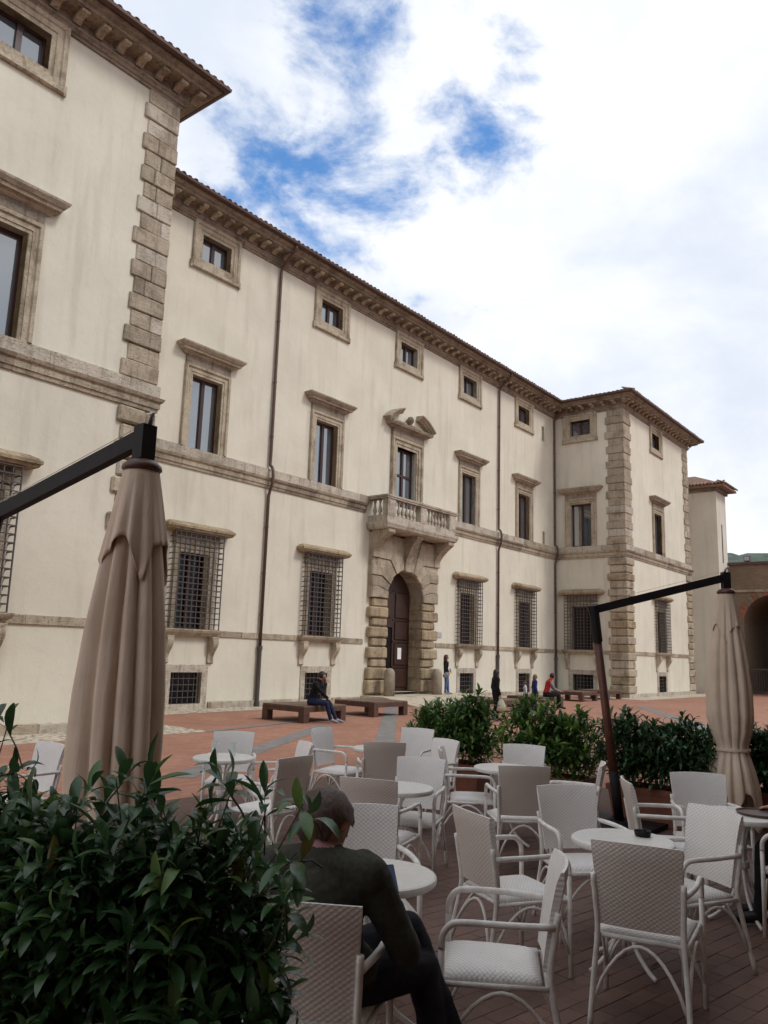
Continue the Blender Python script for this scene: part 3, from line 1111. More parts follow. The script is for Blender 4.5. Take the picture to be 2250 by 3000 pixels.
# voussoirs: radial joints that turn horizontal towards the sides
R1, R2, XO, ZT = 1.23, 1.95, 2.34, 6.66
nv = 13
for i in range(nv):
    a0, a1 = PI * i / nv, PI * (i + 1) / nv
    if i == nv // 2:
        pass
    def outer(a):
        c, s_ = math.cos(a), math.sin(a)
        pts = []
        if abs(c) * R2 / max(s_, 1e-6) > 1.15 * R2 * 0.55 and s_ < 0.87:      # lower joints bend to the horizontal
            pts.append((R2 * c, R2 * s_))
            pts.append(((XO if c > 0 else -XO), R2 * s_))
        else:
            tt = (ZT - ZS) / s_
            pts.append((tt * c, ZT - ZS))
        return pts
    inner = [(R1 * math.cos(a0 + (a1 - a0) * k / 3), R1 * math.sin(a0 + (a1 - a0) * k / 3)) for k in range(4)]
    o0, o1 = outer(a0), outer(a1)
    ring = [inner[0]] + o0
    if len(o0) == 2 and len(o1) == 1:
        ring.append(((XO if math.cos(a0) > 0 else -XO), ZT - ZS))
    if len(o0) == 1 and len(o1) == 2:
        ring.append(((XO if math.cos(a1) > 0 else -XO), ZT - ZS))
    ring += o1[::-1] + inner[1:][::-1]
    cx_ = sum(p[0] for p in ring) / len(ring)
    cz_ = sum(p[1] for p in ring) / len(ring)
    pr = 0.24 if i % 2 == 0 else 0.20
    v, f = [], []
    k = len(ring)
    for y, sh in ((0.6, 0.012), (-pr + 0.05, 0.012), (-pr, 0.055)):
        for px, pz in ring:
            dx, dz = cx_ - px, cz_ - pz
            dl = math.hypot(dx, dz)
            v.append((WXP + px + dx / dl * sh, YM + y, ZS + pz + dz / dl * sh))
    for e in range(2):
        for j in range(k):
            f.append((e * k + j, e * k + (j + 1) % k, (e + 1) * k + (j + 1) % k, (e + 1) * k + j))
    f += [tuple(range(k)), tuple(range(2 * k, 3 * k))[::-1]]
    ob('voussoir', fix_normals(mesh('voussoir', v, f)), portal, random.choice(['stone', 'stone_frame', 'stone']))
# consoles under the balcony (two ends and a keystone)
def console(x, w_, depth, z0, z1, name='console'):
    pts = [(-0.15, z1), (-depth, z1), (-depth, z1 - 0.12)]
    for i in range(9):
        tt = i / 8
        pts.append((-(0.30 + (depth - 0.36) * (1 - tt) ** 2.6 + 0.04 * math.sin(tt * 6)), z1 - 0.16 - (z1 - z0 - 0.2) * tt))
    pts += [(-0.15, z0)]
    o = MB().prism_x(pts, x - w_ / 2, x + w_ / 2)
    ob(name, fix_normals(o.mesh(name)), portal, 'stone', (0, YM, 0))


console(WXP - 2.14, 0.42, 1.0, 5.62, 6.72)
console(WXP + 2.14, 0.42, 1.0, 5.62, 6.72)
console(WXP, 0.40, 0.85, 5.22, 6.72, 'keystone')
# door
yd = YM + 0.58
door = MB().box(WXP + 0.02, WXP + 1.21, yd - 0.07, yd, 0.30, 5.4).box(WXP - 1.21, WXP + 0.02, yd - 0.07, yd, 2.95, 5.4)
door = ob('door', door.mesh('door'), portal, 'door')
pn = MB()
for x0, x1, zz in ((WXP + 0.16, WXP + 1.05, ((0.5, 1.25), (1.4, 2.3), (2.45, 3.2), (3.35, 4.4))), (WXP - 1.05, WXP - 0.12, ((3.35, 4.4),))):
    for z0, z1 in zz:
        ob('door_panel', fix_normals(mesh('door_panel', *chamfer_vf(x1 - x0, 0.05, z1 - z0, 0.03))), door, 'door', ((x0 + x1) / 2, yd - 0.068, z0))
for z in (1.33, 2.38, 3.28, 4.5):
    ob('door_rail', MB().box(WXP + 0.03, WXP + 1.2, yd - 0.105, yd - 0.068, z - 0.03, z + 0.03).mesh('door_rail'), door, 'door')
ob('wicket_opening', MB().box(WXP - 1.21, WXP + 0.018, yd - 0.02, yd, 0.30, 2.945).mesh('wicket_opening'), door, 'dark')
notice = ob('paper_notice', MB().box(WXP + 0.36, WXP + 0.62, yd - 0.125, yd - 0.119, 1.65, 2.12).mesh('paper_notice'), None, 'paper')
tag(notice, 'white paper notice pinned to the dark palace door', 'notice')

# --- balcony
YB = 18.90
bx0, bx1 = 24.28, 29.38
balcony = ob('balcony', fix_normals(MB().levels((bx1 - bx0) / 2 - 0.16, [(6.72, YM - YB - 0.16), (6.78, YM - YB - 0.06), (6.86, YM - YB - 0.03), (6.92, YM - YB), (7.0, YM - YB)], 0.3).mesh('balcony')), palace, 'stone_pale', ((bx0 + bx1) / 2, YM, 0))
# the footprint of levels() grows with the projection, so shrink it back to the slab's true width
for vv in balcony.data.vertices:
    vv.co.x *= ((bx1 - bx0) / 2) / ((bx1 - bx0) / 2 - 0.16 + YM - YB)
YP = YB + 0.10
ob('balcony_plinth', MB().box(bx0 + 0.10, bx1 - 0.10, YP, YP + 0.24, 7.0, 7.26).box(bx0 + 0.10, bx0 + 0.34, YP + 0.24, YM - 0.0, 7.0, 7.26).box(bx1 - 0.34, bx1 - 0.10, YP + 0.24, YM, 7.0, 7.26).mesh('balcony_plinth'), balcony, 'stone_pale')
ob('handrail', MB().box(bx0 + 0.03, bx1 - 0.03, YP - 0.06, YP + 0.30, 7.93, 8.0).box(bx0 + 0.0, bx1 - 0.0, YP - 0.09, YP + 0.33, 8.0, 8.07)
   .box(bx0 + 0.03, bx0 + 0.40, YP + 0.301, YM, 7.93, 8.0).box(bx0, bx0 + 0.43, YP + 0.331, YM, 8.0, 8.07)
   .box(bx1 - 0.40, bx1 - 0.03, YP + 0.301, YM, 7.93, 8.0).box(bx1 - 0.43, bx1, YP + 0.331, YM, 8.0, 8.07).mesh('handrail'), balcony, 'stone_pale')
for x, w_ in ((bx0 + 0.35, 0.50), ((bx0 + bx1) / 2, 0.42), (bx1 - 0.35, 0.50)):
    ob('pedestal', MB().box(x - w_ / 2, x + w_ / 2, YP - 0.02, YP + 0.26, 7.261, 7.93).box(x - w_ / 2 + .06, x + w_ / 2 - .06, YP - 0.035, YP - 0.02, 7.33, 7.86).mesh('pedestal'), balcony, 'stone_pale')
bal = setm(MB().add(*lathe_vf([(0.075, 0), (0.075, 0.05), (0.05, 0.07), (0.045, 0.10), (0.075, 0.16), (0.088, 0.22), (0.07, 0.30), (0.045, 0.38), (0.036, 0.46), (0.042, 0.52), (0.06, 0.55), (0.045, 0.58), (0.072, 0.61), (0.075, 0.67)], 10)).mesh('baluster', True), 'stone_pale')
xs = [bx0 + 0.72 + i * 0.262 for i in range(6)] + [(bx0 + bx1) / 2 + 0.33 + i * 0.238 for i in range(7)]
for x in xs:
    ob('baluster', bal, balcony, None, (x, YP + 0.12, 7.26))
for y in (YP + 0.48, YP + 0.74):
    for x in (bx0 + 0.22, bx1 - 0.22):
        ob('baluster', bal, balcony, None, (x, y, 7.26))
pl = ob('wall_plaque', fix_normals(mesh('wall_plaque', *chamfer_vf(0.36, 0.03, 0.24, 0.008))), None, 'plaque', (29.62, YM, 2.63))
tag(pl, 'small grey plaque fixed to the plaster right of the portal', 'plaque')
# ---------------------------------------------------------------- ground and plaza
def sheet(name, poly, z, mat, kind='structure', parent=None):
    me = mesh(name, [(x, y, z) for x, y in poly], [tuple(range(len(poly)))])
    o = ob(name, me, parent, mat)
    if parent is None:
        tag(o, kind=kind)
    return o


plaza = ob('plaza', mesh('plaza', [(-900, -900, 0), (1500, -900, 0), (1500, 1500, 0), (-900, 1500, 0)], [(0, 1, 2, 3)]), None, 'plaza')
tag(plaza, 'red brick paving of the courtyard', kind='structure')
ap = sheet('pebble_apron', [(-4, 14.75), (12.2, 14.35), (12.35, 16.3), (13.2, 18.6), (24.4, 18.9), (24.4, YM), (11.1, YM), (11.1, YW), (-4, YW)], 0.004, 'pebble')
ap2 = sheet('pebble_border', [(29.4, 18.9), (39.6, 18.9), (39.8, 14.6), (58, 14.2), (58, YW), (X3, YW), (X3, YM), (29.4, YM)], 0.004, 'slab')


def strip(p0, p1, w_, z=0.004, name='paving_strip'):
    a, b_ = Vector(p0), Vector(p1)
    n = Vector((-(b_ - a).y, (b_ - a).x)).normalized() * w_ / 2
    return sheet(name, [tuple(a - n), tuple(b_ - n), tuple(b_ + n), tuple(a + n)], z, 'strip')


strip((9.5, 7.45), (23.3, 17.7), 0.42, 0.006)
strip((7.6, 9.55), (15.5, 13.9), 0.42, 0.005)
strip((12.1, 14.35), (19.6, 15.95), 0.22, 0.008)
strip((20.6, 6.1), (27.0, 8.2), 0.42, 0.006)
strip((24.5, 7.3), (34.0, 12.6), 0.42, 0.005)
# stone ramp at the portal
rx0, rx1 = 24.3, 31.0
v = [(rx0, YM, 0), (rx1, YM, 0), (rx1, YM, 0.24), (rx0, YM, 0.24), (rx0, 18.9, 0.24), (rx1, 18.9, 0.24), (rx0 - 0.4, 16.9, 0.0), (rx1 + 0.4, 16.9, 0.0), (rx0, 18.9, 0), (rx1, 18.9, 0), (WXP - 1.22, YM + .6, 0.33), (WXP + 1.22, YM + .6, 0.33), (WXP - 1.22, YM, 0.33), (WXP + 1.22, YM, 0.33)]
f = [(3, 2, 5, 4), (4, 5, 7, 6), (0, 3, 4, 8), (1, 9, 5, 2), (8, 4, 6), (9, 7, 5), (12, 13, 11, 10)]
ramp = ob('portal_ramp', fix_normals(mesh('portal_ramp', v, f)), None, 'slab')
tag(ramp, kind='structure')

# pavers of the cafe terrace: nearest 300 as pieces, the rest joined
pw_, ph_ = 0.22, 0.11
PA = math.radians(-10)
pav = []
for j in range(-60, 90):
    for i in range(-45, 60):
        lx_ = (i + (0.5 if j % 2 else 0)) * pw_
        ly_ = j * ph_
        x = 5.0 + lx_ * math.cos(PA) - ly_ * math.sin(PA)
        y = 3.0 + lx_ * math.sin(PA) + ly_ * math.cos(PA)
        fw = x * 0.786 + y * 0.618
        rt = x * 0.614 - y * 0.789
        if fw < 2.2 or abs(rt) > 0.50 * fw + 0.3 or fw > 8.6:
            continue
        pav.append((fw, x, y))
pav.sort()
pv, pf = chamfer_vf(pw_ - 0.003, ph_ - 0.003, 0.02, 0.002)
pm = [setm(fix_normals(mesh('paver', *chamfer_vf(pw_ - 0.003, ph_ - 0.003, 0.02, 0.002, 0.001))), 'paver') for _ in range(4)]
jo = sheet('paver_bed', [(1.2, -0.4), (11.6, -0.4), (11.6, 8.2), (1.2, 8.2)], 0.0075, 'joint', parent=plaza)
vis = [q for q in pav if -0.10 * q[0] - 0.35 < q[1] * 0.614 - q[2] * 0.789 and q[0] > 2.9]
first = set((q[1], q[2]) for q in vis[:300])
rest = MB()
for fw, x, y in pav:
    dz = random.uniform(-0.0018, 0.0012)
    m4 = Matrix.Translation((x, y, -0.008 + dz)) @ Euler((random.uniform(-.006, .006), random.uniform(-.006, .006), PA + random.uniform(-.006, .006))).to_matrix().to_4x4()
    if (x, y) in first:
        ob('paver', pm[random.randrange(4)], plaza, None, m4)
    else:
        rest.add([m4 @ Vector(q) for q in pv], pf)
ro = ob('paver_field', fix_normals(rest.mesh('paver_field')), plaza, 'paver')
ro['kind'] = 'stuff'

# ---------------------------------------------------------------- right background
tower = empty('plastered_tower', (56.2, 17, 0))
tag(tower, 'plain pale plastered stair tower with tiled roof behind the right pavilion', 'tower')
ob('wall', MB().box(55.0, 57.2, 14.95, 21.0, -0.2, 13.6).mesh('wall'), tower, 'plaster_pale')
v = [(54.55, 14.3, 13.58), (57.65, 14.3, 13.58), (57.65, 21.4, 13.58), (54.55, 21.4, 13.58), (54.55, 14.3, 13.72), (57.65, 14.3, 13.72), (57.65, 21.4, 13.72), (54.55, 21.4, 13.72), (56.1, 16.6, 14.75), (56.1, 20, 14.75)]
f = [(3, 2, 1, 0), (0, 1, 5, 4), (1, 2, 6, 5), (2, 3, 7, 6), (3, 0, 4, 7), (4, 5, 8), (5, 6, 9, 8), (6, 7, 9), (7, 4, 8, 9)]
tr = ob('roof', mesh('roof', v, f), tower, 'tile')
ob('eave_band', MB().box(54.86, 57.34, 14.80, 21.1, 13.36, 13.57).mesh('eave_band'), tower, 'stone_dark')
for i in range(26):
    ob('tile', K['tile%d' % (i % 3)], tr, None, Matrix.Translation((54.45, 14.4 + i * 0.235, 13.74)) @ Matrix.Rotation(-PI / 2, 4, 'Z') @ Matrix.Rotation(0.42, 4, 'X'))
for i in range(13):
    ob('tile', K['tile%d' % (i % 3)], tr, None, Matrix.Translation((54.7 + i * 0.235, 14.2, 13.74)) @ Matrix.Rotation(0.42, 4, 'X'))
ob('slit_window', MB().box(55.98, 56.12, 14.93, 14.96, 8.6, 11.2).mesh('slit_window'), tower, 'dark')
ob('wall', MB().box(XR + 0.01, 55.0, 17.2, 21, -0.2, 13.9).mesh('wall'), tower, 'plaster_pale')

gate = empty('brick_gate_wall', (58, 12.4, 0))
tag(gate, 'brown brick wall with a dark arched gateway at the right edge', 'gate wall')
XG, ycA, rA, zA = 57.2, 12.25, 1.85, 4.65
v, f = [], []
# face with an arched hole, the passage behind it lengthened to keep the arch dark
def arch_face(x):
    ring = [(ycA + rA, -0.3)] + [(ycA + rA * math.cos(PI * k / 20), zA + rA * math.sin(PI * k / 20)) for k in range(21)] + [(ycA - rA, -0.3)]
    return ring


ring = arch_face(0)
top, y0g, y1g = 8.55, 2.0, 15.6
n = len(ring)
out = [(y1g, -0.3)] + [(y1g - (y1g - y0g) * 0.5 * 0, z) for z in ()]
outer_ring = []
for k, (y, z) in enumerate(ring):
    if k == 0:
        outer_ring.append((y1g, -0.3))
    elif k == n - 1:
        outer_ring.append((y0g, -0.3))
    else:
        a = PI * (k - 1) / 20
        if a < 0.6:
            outer_ring.append((y1g, zA + (top - zA) * a / 0.6))
        elif a > PI - 0.6:
            outer_ring.append((y0g, zA + (top - zA) * (PI - a) / 0.6))
        else:
            outer_ring.append((y1g + (y0g - y1g) * (a - 0.6) / (PI - 1.2), top))
for x in (XG, XG + 11.0):
    v += [(x, y, z) for y, z in ring] + [(x, y, z) for y, z in outer_ring]
for e in (0, 1):
    b_ = e * 2 * n
    for k in range(n - 1):
        f.append((b_ + k, b_ + k + 1, b_ + n + k + 1, b_ + n + k))
for k in range(n - 1):
    f.append((k, k + 1, 2 * n + k + 1, 2 * n + k))
    f.append((n + k, n + k + 1, 3 * n + k + 1, 3 * n + k))
ob('wall', fix_normals(mesh('wall', v, f)), gate, 'gatebrick')
ob('coping', MB().box(XG - 0.18, XG + 11.2, y0g - 0.1, y1g + 0.1, 8.55, 8.72).mesh('coping'), gate, 'gutter')
ob('string_band', MB().box(XG - 0.10, XG, y0g, y1g, 6.70, 6.86).mesh('string_band'), gate, 'stone')
for k in range(20):
    a0, a1 = PI * k / 20 + .006, PI * (k + 1) / 20 - .006
    v = []
    for x in (XG - 0.05, XG + 0.02):
        for r in (rA - 0.01, rA + 0.42):
            for a in (a0, a1):
                v.append((x, ycA + r * math.cos(a), zA + r * math.sin(a)))
    ob('voussoir', fix_normals(mesh('voussoir', v, [(0, 1, 3, 2), (4, 6, 7, 5), (0, 4, 5, 1), (2, 3, 7, 6), (0, 2, 6, 4), (1, 5, 7, 3)])), gate, random.choice(['terracotta', 'gatebrick']))
fl = empty('floodlight', (XG + 0.3, 13.75, 8.72))
tag(fl, 'small boxy floodlight on top of the brick gate wall', 'floodlight')
ob('housing', MB().box(XG + 0.1, XG + 0.4, 13.55, 13.95, 8.80, 9.15).mesh('housing'), fl, 'iron')
ob('lens', MB().box(XG + 0.08, XG + 0.1, 13.59, 13.91, 8.84, 9.11).mesh('lens'), fl, 'plaque')
ob('bracket', MB().box(XG + 0.2, XG + 0.3, 13.7, 13.8, 8.715, 8.80).mesh('bracket'), fl, 'iron')
rail = empty('iron_railing', (XG + 0.6, ycA, 0))
tag(rail, 'dark iron railing closing the arched gateway', 'railing')
for i in range(25):
    y = ycA - 1.8 + 3.6 * i / 24
    ob('bar', MB().box(XG + 0.59, XG + 0.615, y - .012, y + .012, 0.0, 1.72).mesh('bar') if i == 0 else bpy.data.meshes['bar'], rail, None if i else 'iron', (0, 3.6 * i / 24 if i else 0, 0))
for z in (0.15, 1.6):
    ob('rail', MB().box(XG + 0.57, XG + 0.589, ycA - 1.82, ycA + 1.82, z, z + 0.05).mesh('rail'), rail, 'iron')
# low white wall and shrubs seen through the gateway
lw = ob('white_parapet', MB().box(70, 70.4, 4, 16, -0.2, 2.3).mesh('white_parapet'), None, 'paper')
tag(lw, 'low white parapet seen through the gateway arch', 'wall')
# wooded hills
def hill(name, x, y, lx, ly, h, seed, n=26):
    v, f = [], []
    for j in range(n + 1):
        for i in range(n + 1):
            u_, w_ = i / n * 2 - 1, j / n * 2 - 1
            r = math.sqrt(u_ * u_ + w_ * w_)
            z = h * max(0, 1 - r ** 1.7) * (1 + 0.35 * noise.noise(Vector((u_ * 2.2 + seed, w_ * 2.2, 0)))) + (noise.noise(Vector((u_ * 19, w_ * 19 + seed, 1))) * h * 0.05 if r < 0.95 else 0)
            v.append((x + u_ * lx, y + w_ * ly, z - 2 if r < 1 else -2))
    for j in range(n):
        for i in range(n):
            a = j * (n + 1) + i
            f.append((a, a + 1, a + n + 2, a + n + 1))
    o = ob(name, mesh(name, v, f, True), None, 'hill')
    tag(o, 'distant wooded hill beyond the gate wall', kind='structure')


hill('hills', 620, 30, 320, 420, 80, 3.0, 60)
hill('hills', 900, 320, 420, 400, 105, 9.0, 40)

# ---------------------------------------------------------------- the cafe building behind the camera (it shades the terrace)
cafe = empty('cafe_building', (2, -1.3, 0))
tag(cafe, 'plastered cafe building whose arcade stands behind the tables', 'building')
YC, HC = -1.15, 11.2
ch = []
xa = -16.0
for i in range(8):
    x = -14.5 + i * 4.2
    ch.append((x - 1.3, x + 1.3, 0.02, 3.9))
    ch.append((x - 0.5, x + 0.5, 5.8, 7.6))
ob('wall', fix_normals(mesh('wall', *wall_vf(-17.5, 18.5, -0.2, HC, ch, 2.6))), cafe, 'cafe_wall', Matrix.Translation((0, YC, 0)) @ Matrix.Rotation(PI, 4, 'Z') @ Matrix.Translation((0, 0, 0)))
ob('eave', MB().box(-19, 18, YC - 6, YC + 0.75, HC, HC + 0.25).mesh('eave'), cafe, 'stone_dark')
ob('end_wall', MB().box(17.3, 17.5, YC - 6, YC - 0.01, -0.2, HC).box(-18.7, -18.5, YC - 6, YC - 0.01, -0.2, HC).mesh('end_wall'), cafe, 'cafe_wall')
# ---------------------------------------------------------------- cafe furniture
ZF = 0.0125       # top of the pavers
def make_chair():
    r = empty('wicker_chair')
    # seat: softly domed woven cushion
    nx, ny = 8, 8
    v, f = [], []
    def sq(u_, v_):
        w2 = 0.235 - 0.02 * (1 - v_) / 2
        ex = math.copysign(min(abs(u_), 1), u_)
        x = ex * w2
        y = v_ * 0.225 + 0.015
        edge = max(abs(u_), abs(v_))
        z = 0.455 + 0.012 * (1 - u_ * u_) * (1 - v_ * v_) - (0.018 if edge > 0.99 else 0)
        if v_ > 0.6:
            z -= 0.02 * ((v_ - 0.6) / 0.4) ** 2
        return x, y, z
    for j in range(ny + 1):
        for i in range(nx + 1):
            v.append(sq(-1 + 2 * i / nx, -1 + 2 * j / ny))
    for j in range(ny):
        for i in range(nx):
            a = j * (nx + 1) + i
            f.append((a, a + 1, a + nx + 2, a + nx + 1))
    rim = [i for i in range(nx + 1)] + [j * (nx + 1) + nx for j in range(1, ny + 1)] + [ny * (nx + 1) + i for i in range(nx - 1, -1, -1)] + [j * (nx + 1) for j in range(ny - 1, 0, -1)]
    b0 = len(v)
    for k in rim:
        x, y, z = v[k]
        v.append((x * 0.985, y * 0.985, 0.405))
    for k in range(len(rim)):
        k2 = (k + 1) % len(rim)
        f.append((rim[k2], rim[k], b0 + k, b0 + k2))
    f.append(tuple(range(b0, b0 + len(rim))))
    ob('seat', fix_normals(mesh('seat', v, f, True)), r, 'weave_seat', None, True)
    # backrest: curved, tapering to the seat, rolled top edge
    n, mrow = 10, 9
    v, f = [], []
    for side in (0, 1):
        for j in range(mrow + 1):
            t_ = j / mrow
            z = 0.475 + 0.425 * t_
            hw = 0.197 + 0.030 * t_
            y0 = -0.225 - 0.075 * t_ - 0.02 * t_ ** 3
            th = 0.034 if t_ < 0.99 else 0.02
            for i in range(n + 1):
                u_ = -1 + 2 * i / n
                cv_ = 0.035 * (u_ * u_) * (0.4 + 0.6 * t_)
                droop = 0.008 * u_ * u_ * t_
                v.append((u_ * hw, y0 + cv_ - side * th + (0.5 * (0.034 - th) if side == 0 else 0) * -1, z - droop))
    q = lambda s_, j, i: s_ * (mrow + 1) * (n + 1) + j * (n + 1) + i
    for j in range(mrow):
        for i in range(n):
            f.append((q(0, j, i), q(0, j, i + 1), q(0, j + 1, i + 1), q(0, j + 1, i)))
            f.append((q(1, j, i + 1), q(1, j, i), q(1, j + 1, i), q(1, j + 1, i + 1)))
    for i in range(n):
        f.append((q(0, mrow, i), q(0, mrow, i + 1), q(1, mrow, i + 1), q(1, mrow, i)))
        f.append((q(0, 0, i + 1), q(0, 0, i), q(1, 0, i), q(1, 0, i + 1)))
    for j in range(mrow):
        f.append((q(0, j + 1, 0), q(0, j, 0), q(1, j, 0), q(1, j + 1, 0)))
        f.append((q(0, j, n), q(0, j + 1, n), q(1, j + 1, n), q(1, j, n)))
    bk = fix_normals(mesh('backrest', v, f))
    for p_ in bk.polygons:
        p_.use_smooth = True
    bk.set_sharp_from_angle(angle=math.radians(45)) if hasattr(bk, 'set_sharp_from_angle') else None
    ob('backrest', bk, r, 'weave_back', None, True)
    bk.materials.append(M['weave_rear'])
    for p_ in bk.polygons:
        if p_.normal.y < -0.5:
            p_.material_index = 1
    R_ = 0.0145
    for s_ in (-1, 1):
        ob('leg', MB().tube([(s_ * 0.262, 0.225, 0.0), (s_ * 0.258, 0.222, 0.3), (s_ * 0.256, 0.22, 0.56)], R_, 8).mesh('leg', True), r, 'tube', None, True)
        ob('leg', MB().tube(curve([(s_ * 0.238, -0.335, 0.0), (s_ * 0.226, -0.285, 0.22), (s_ * 0.210, -0.245, 0.44), (s_ * 0.216, -0.262, 0.60), (s_ * 0.222, -0.280, 0.72)], 4), R_, 8).mesh('leg', True), r, 'tube', None, True)
        ob('arm', MB().tube(curve([(s_ * 0.256, 0.22, 0.555), (s_ * 0.257, 0.215, 0.61), (s_ * 0.258, 0.185, 0.652), (s_ * 0.258, 0.13, 0.667), (s_ * 0.256, -0.06, 0.668), (s_ * 0.224, -0.262, 0.664)], 4), 0.0155, 8).mesh('arm', True), r, 'tube', None, True)
        pts = []
        for i in range(13):
            t_ = i / 12
            pts.append((s_ * (0.26 - 0.03 * t_), 0.212 - 0.505 * t_, 0.13 + 0.265 * math.sin(PI * t_) ** 0.75))
        ob('brace', MB().tube(pts, 0.0095, 6).mesh('brace', True), r, 'tube', None, True)
    for y, xw in ((0.222, 0.25), (-0.30, 0.222)):
        pts = [(-xw + 2 * xw * i / 12, y + (0.05 if y < 0 else 0) * math.sin(PI * i / 12), 0.13 + 0.265 * math.sin(PI * i / 12) ** 0.75) for i in range(13)]
        ob('brace', MB().tube(pts, 0.0095, 6).mesh('brace', True), r, 'tube', None, True)
    ob('seat_rail', MB().tube([(-0.24, 0.225, 0.42), (0.24, 0.225, 0.42)], 0.012, 6).tube([(-0.22, -0.235, 0.42), (0.22, -0.235, 0.42)], 0.012, 6)
       .tube([(-0.245, 0.225, 0.415), (-0.22, -0.235, 0.415)], 0.012, 6).tube([(0.245, 0.225, 0.415), (0.22, -0.235, 0.415)], 0.012, 6).mesh('seat_rail', True), r, 'tube', None, True)
    note_kids(r)
    return r


chair0 = make_chair()
used = [False]
CHAIRS = [   # back-top midpoint x, y, facing angle (deg), label
    (4.19, 1.60, 12, 'large white wicker armchair seen from behind, nearest the bottom right corner'),
    (5.56, 1.60, 150, 'white wicker armchair facing left at the far right of the ashtray table'),
    (3.61, 1.745, 120, 'white wicker armchair in side view facing left, in the bottom centre foreground'),
    (4.32, 2.66, -29, 'white wicker armchair seen from behind and facing right, left of the ashtray table'),
    (5.69, 2.69, 228, 'white wicker armchair facing the camera behind the ashtray table'),
    (6.38, 2.50, -60, 'white wicker armchair in side view facing right, beside the wooden umbrella pole'),
    (7.22, 2.21, 212, 'white wicker armchair standing in front of the tied right umbrella'),
    (6.42, 3.42, 39, 'white wicker armchair with beige back, standing behind the ashtray table group'),
    (7.95, 4.24, 200, 'white wicker armchair facing the camera just before the light green shrub'),
    (7.17, 3.04, 112, 'white wicker armchair in side view facing left, in front of the dark potted shrub'),
    (6.14, 4.31, 200, 'white wicker armchair facing the camera behind the small middle table'),
    (6.97, 4.64, -58, 'white wicker armchair in side view facing right, before the first potted shrub'),
    (7.70, 5.07, 162, 'white wicker armchair turned left, half hidden at the foot of the first shrub'),
    (8.53, 6.05, 192, 'white wicker armchair farthest back, left of the first potted shrub'),
    (6.90, 5.32, 42, 'white wicker armchair seen squarely from behind, in the middle of the far row'),
    (7.50, 6.77, -80, 'bright white wicker armchair facing right below the man on the bench'),
    (4.82, 3.86, 19, 'white wicker armchair seen from behind at the small middle table'),
    (3.96, 3.22, 228, 'white wicker armchair facing the camera across the table from the phone user'),
    (5.30, 5.07, 92, 'white wicker armchair turned away to the left, above the seated man\'s head'),
    (6.19, 5.79, 150, 'white wicker armchair of which only the upper back edge shows, among the far chairs'),
    (6.32, 7.02, 224, 'white wicker armchair behind the table with the drinking glasses'),
    (4.19, 7.15, 182, 'white wicker armchair left of the big closed umbrella, behind the bush'),
    (2.33, 2.16, 28, 'white wicker armchair in which the man with the phone sits'),
    (6.50, 0.98, 93, 'white wicker armchair cut off by the right edge of the picture'),
]
chair_objs = []
for i, (bx, by, an, lab) in enumerate(CHAIRS):
    a = math.radians(an)
    loc = (bx + math.cos(a) * 0.30, by + math.sin(a) * 0.30, ZF)
    c = copy_thing(chair0, loc, a - PI / 2) if i else chair0
    if i == 0:
        c.matrix_basis = Matrix.Translation(loc) @ Matrix.Rotation(a - PI / 2, 4, 'Z')
    tag(c, lab, 'chair', 'white wicker chairs of the cafe terrace')
    chair_objs.append(c)


def make_table(rad):
    r = empty('bistro_table')
    H = 0.735
    ob('tabletop', MB().add(*lathe_vf([(rad - 0.05, H - 0.045), (rad - 0.012, H - 0.042), (rad - 0.002, H - 0.034), (rad, H - 0.02), (rad - 0.003, H - 0.007), (rad - 0.014, H - 0.001), (rad - 0.03, H)], 48)).mesh('tabletop'), r, 'tabletop', None, True)
    for k in range(4):
        a = PI / 4 + k * PI / 2
        cx, sx = math.cos(a), math.sin(a)
        pts = curve([(cx * .13, sx * .13, H - 0.046), (cx * .06, sx * .06, 0.62), (cx * .032, sx * .032, 0.48), (cx * .036, sx * .036, 0.30), (cx * .09, sx * .09, 0.14), (cx * .19, sx * .19, 0.05), (cx * .26, sx * .26, 0.014)], 4)
        ob('leg', MB().tube(pts, 0.013, 8).mesh('leg', True), r, 'tube', None, True)
    ob('hub', MB().add(*lathe_vf([(0.05, 0.36), (0.056, 0.37), (0.056, 0.40), (0.05, 0.41)], 16)).mesh('hub'), r, 'tube', None, True)
    note_kids(r)
    return r


table0 = make_table(0.31)
TABLES = [
    (3.32, 2.60, 'round ivory bistro table in front of the man with the phone'),
    (5.02, 2.00, 'round ivory bistro table with a dark ashtray on it'),
    (5.52, 4.12, 'small round ivory bistro table in the middle of the terrace'),
    (7.32, 4.12, 'round ivory bistro table half hidden behind the beige chair back'),
    (5.66, 6.42, 'round ivory bistro table with drinking glasses on the left'),
    (6.50, 1.70, 'round ivory bistro table with a tray at the right edge'),
    (7.62, 5.95, 'round ivory bistro table mostly hidden, far back before the first shrub'),
]
for i, (x, y, lab) in enumerate(TABLES):
    t_ = copy_thing(table0, (x, y, ZF), 0.3 * i) if i else table0
    if not i:
        t_.matrix_basis = Matrix.Translation((x, y, ZF))
    tag(t_, lab, 'table', 'round bistro tables')
ZTB = ZF + 0.7355
ash = empty('ashtray', (5.17, 1.93, ZTB))
tag(ash, 'small dark brown ashtray on the round table', 'ashtray')
ob('bowl', MB().add(*lathe_vf([(0.038, 0), (0.048, 0.006), (0.052, 0.028), (0.050, 0.034), (0.042, 0.030), (0.036, 0.012), (0.01, 0.010)], 20)).mesh('bowl', True), ash, 'black_metal', None, True)
for k in range(3):
    a = k * 2.1
    ob('notch', MB().box(-0.006, 0.006, -0.004, 0.012, 0.031, 0.039).mesh('notch'), ash, 'black_metal', Matrix.Translation((0.045 * math.cos(a), 0.045 * math.sin(a), 0)) @ Matrix.Rotation(a + PI / 2, 4, 'Z'), True)
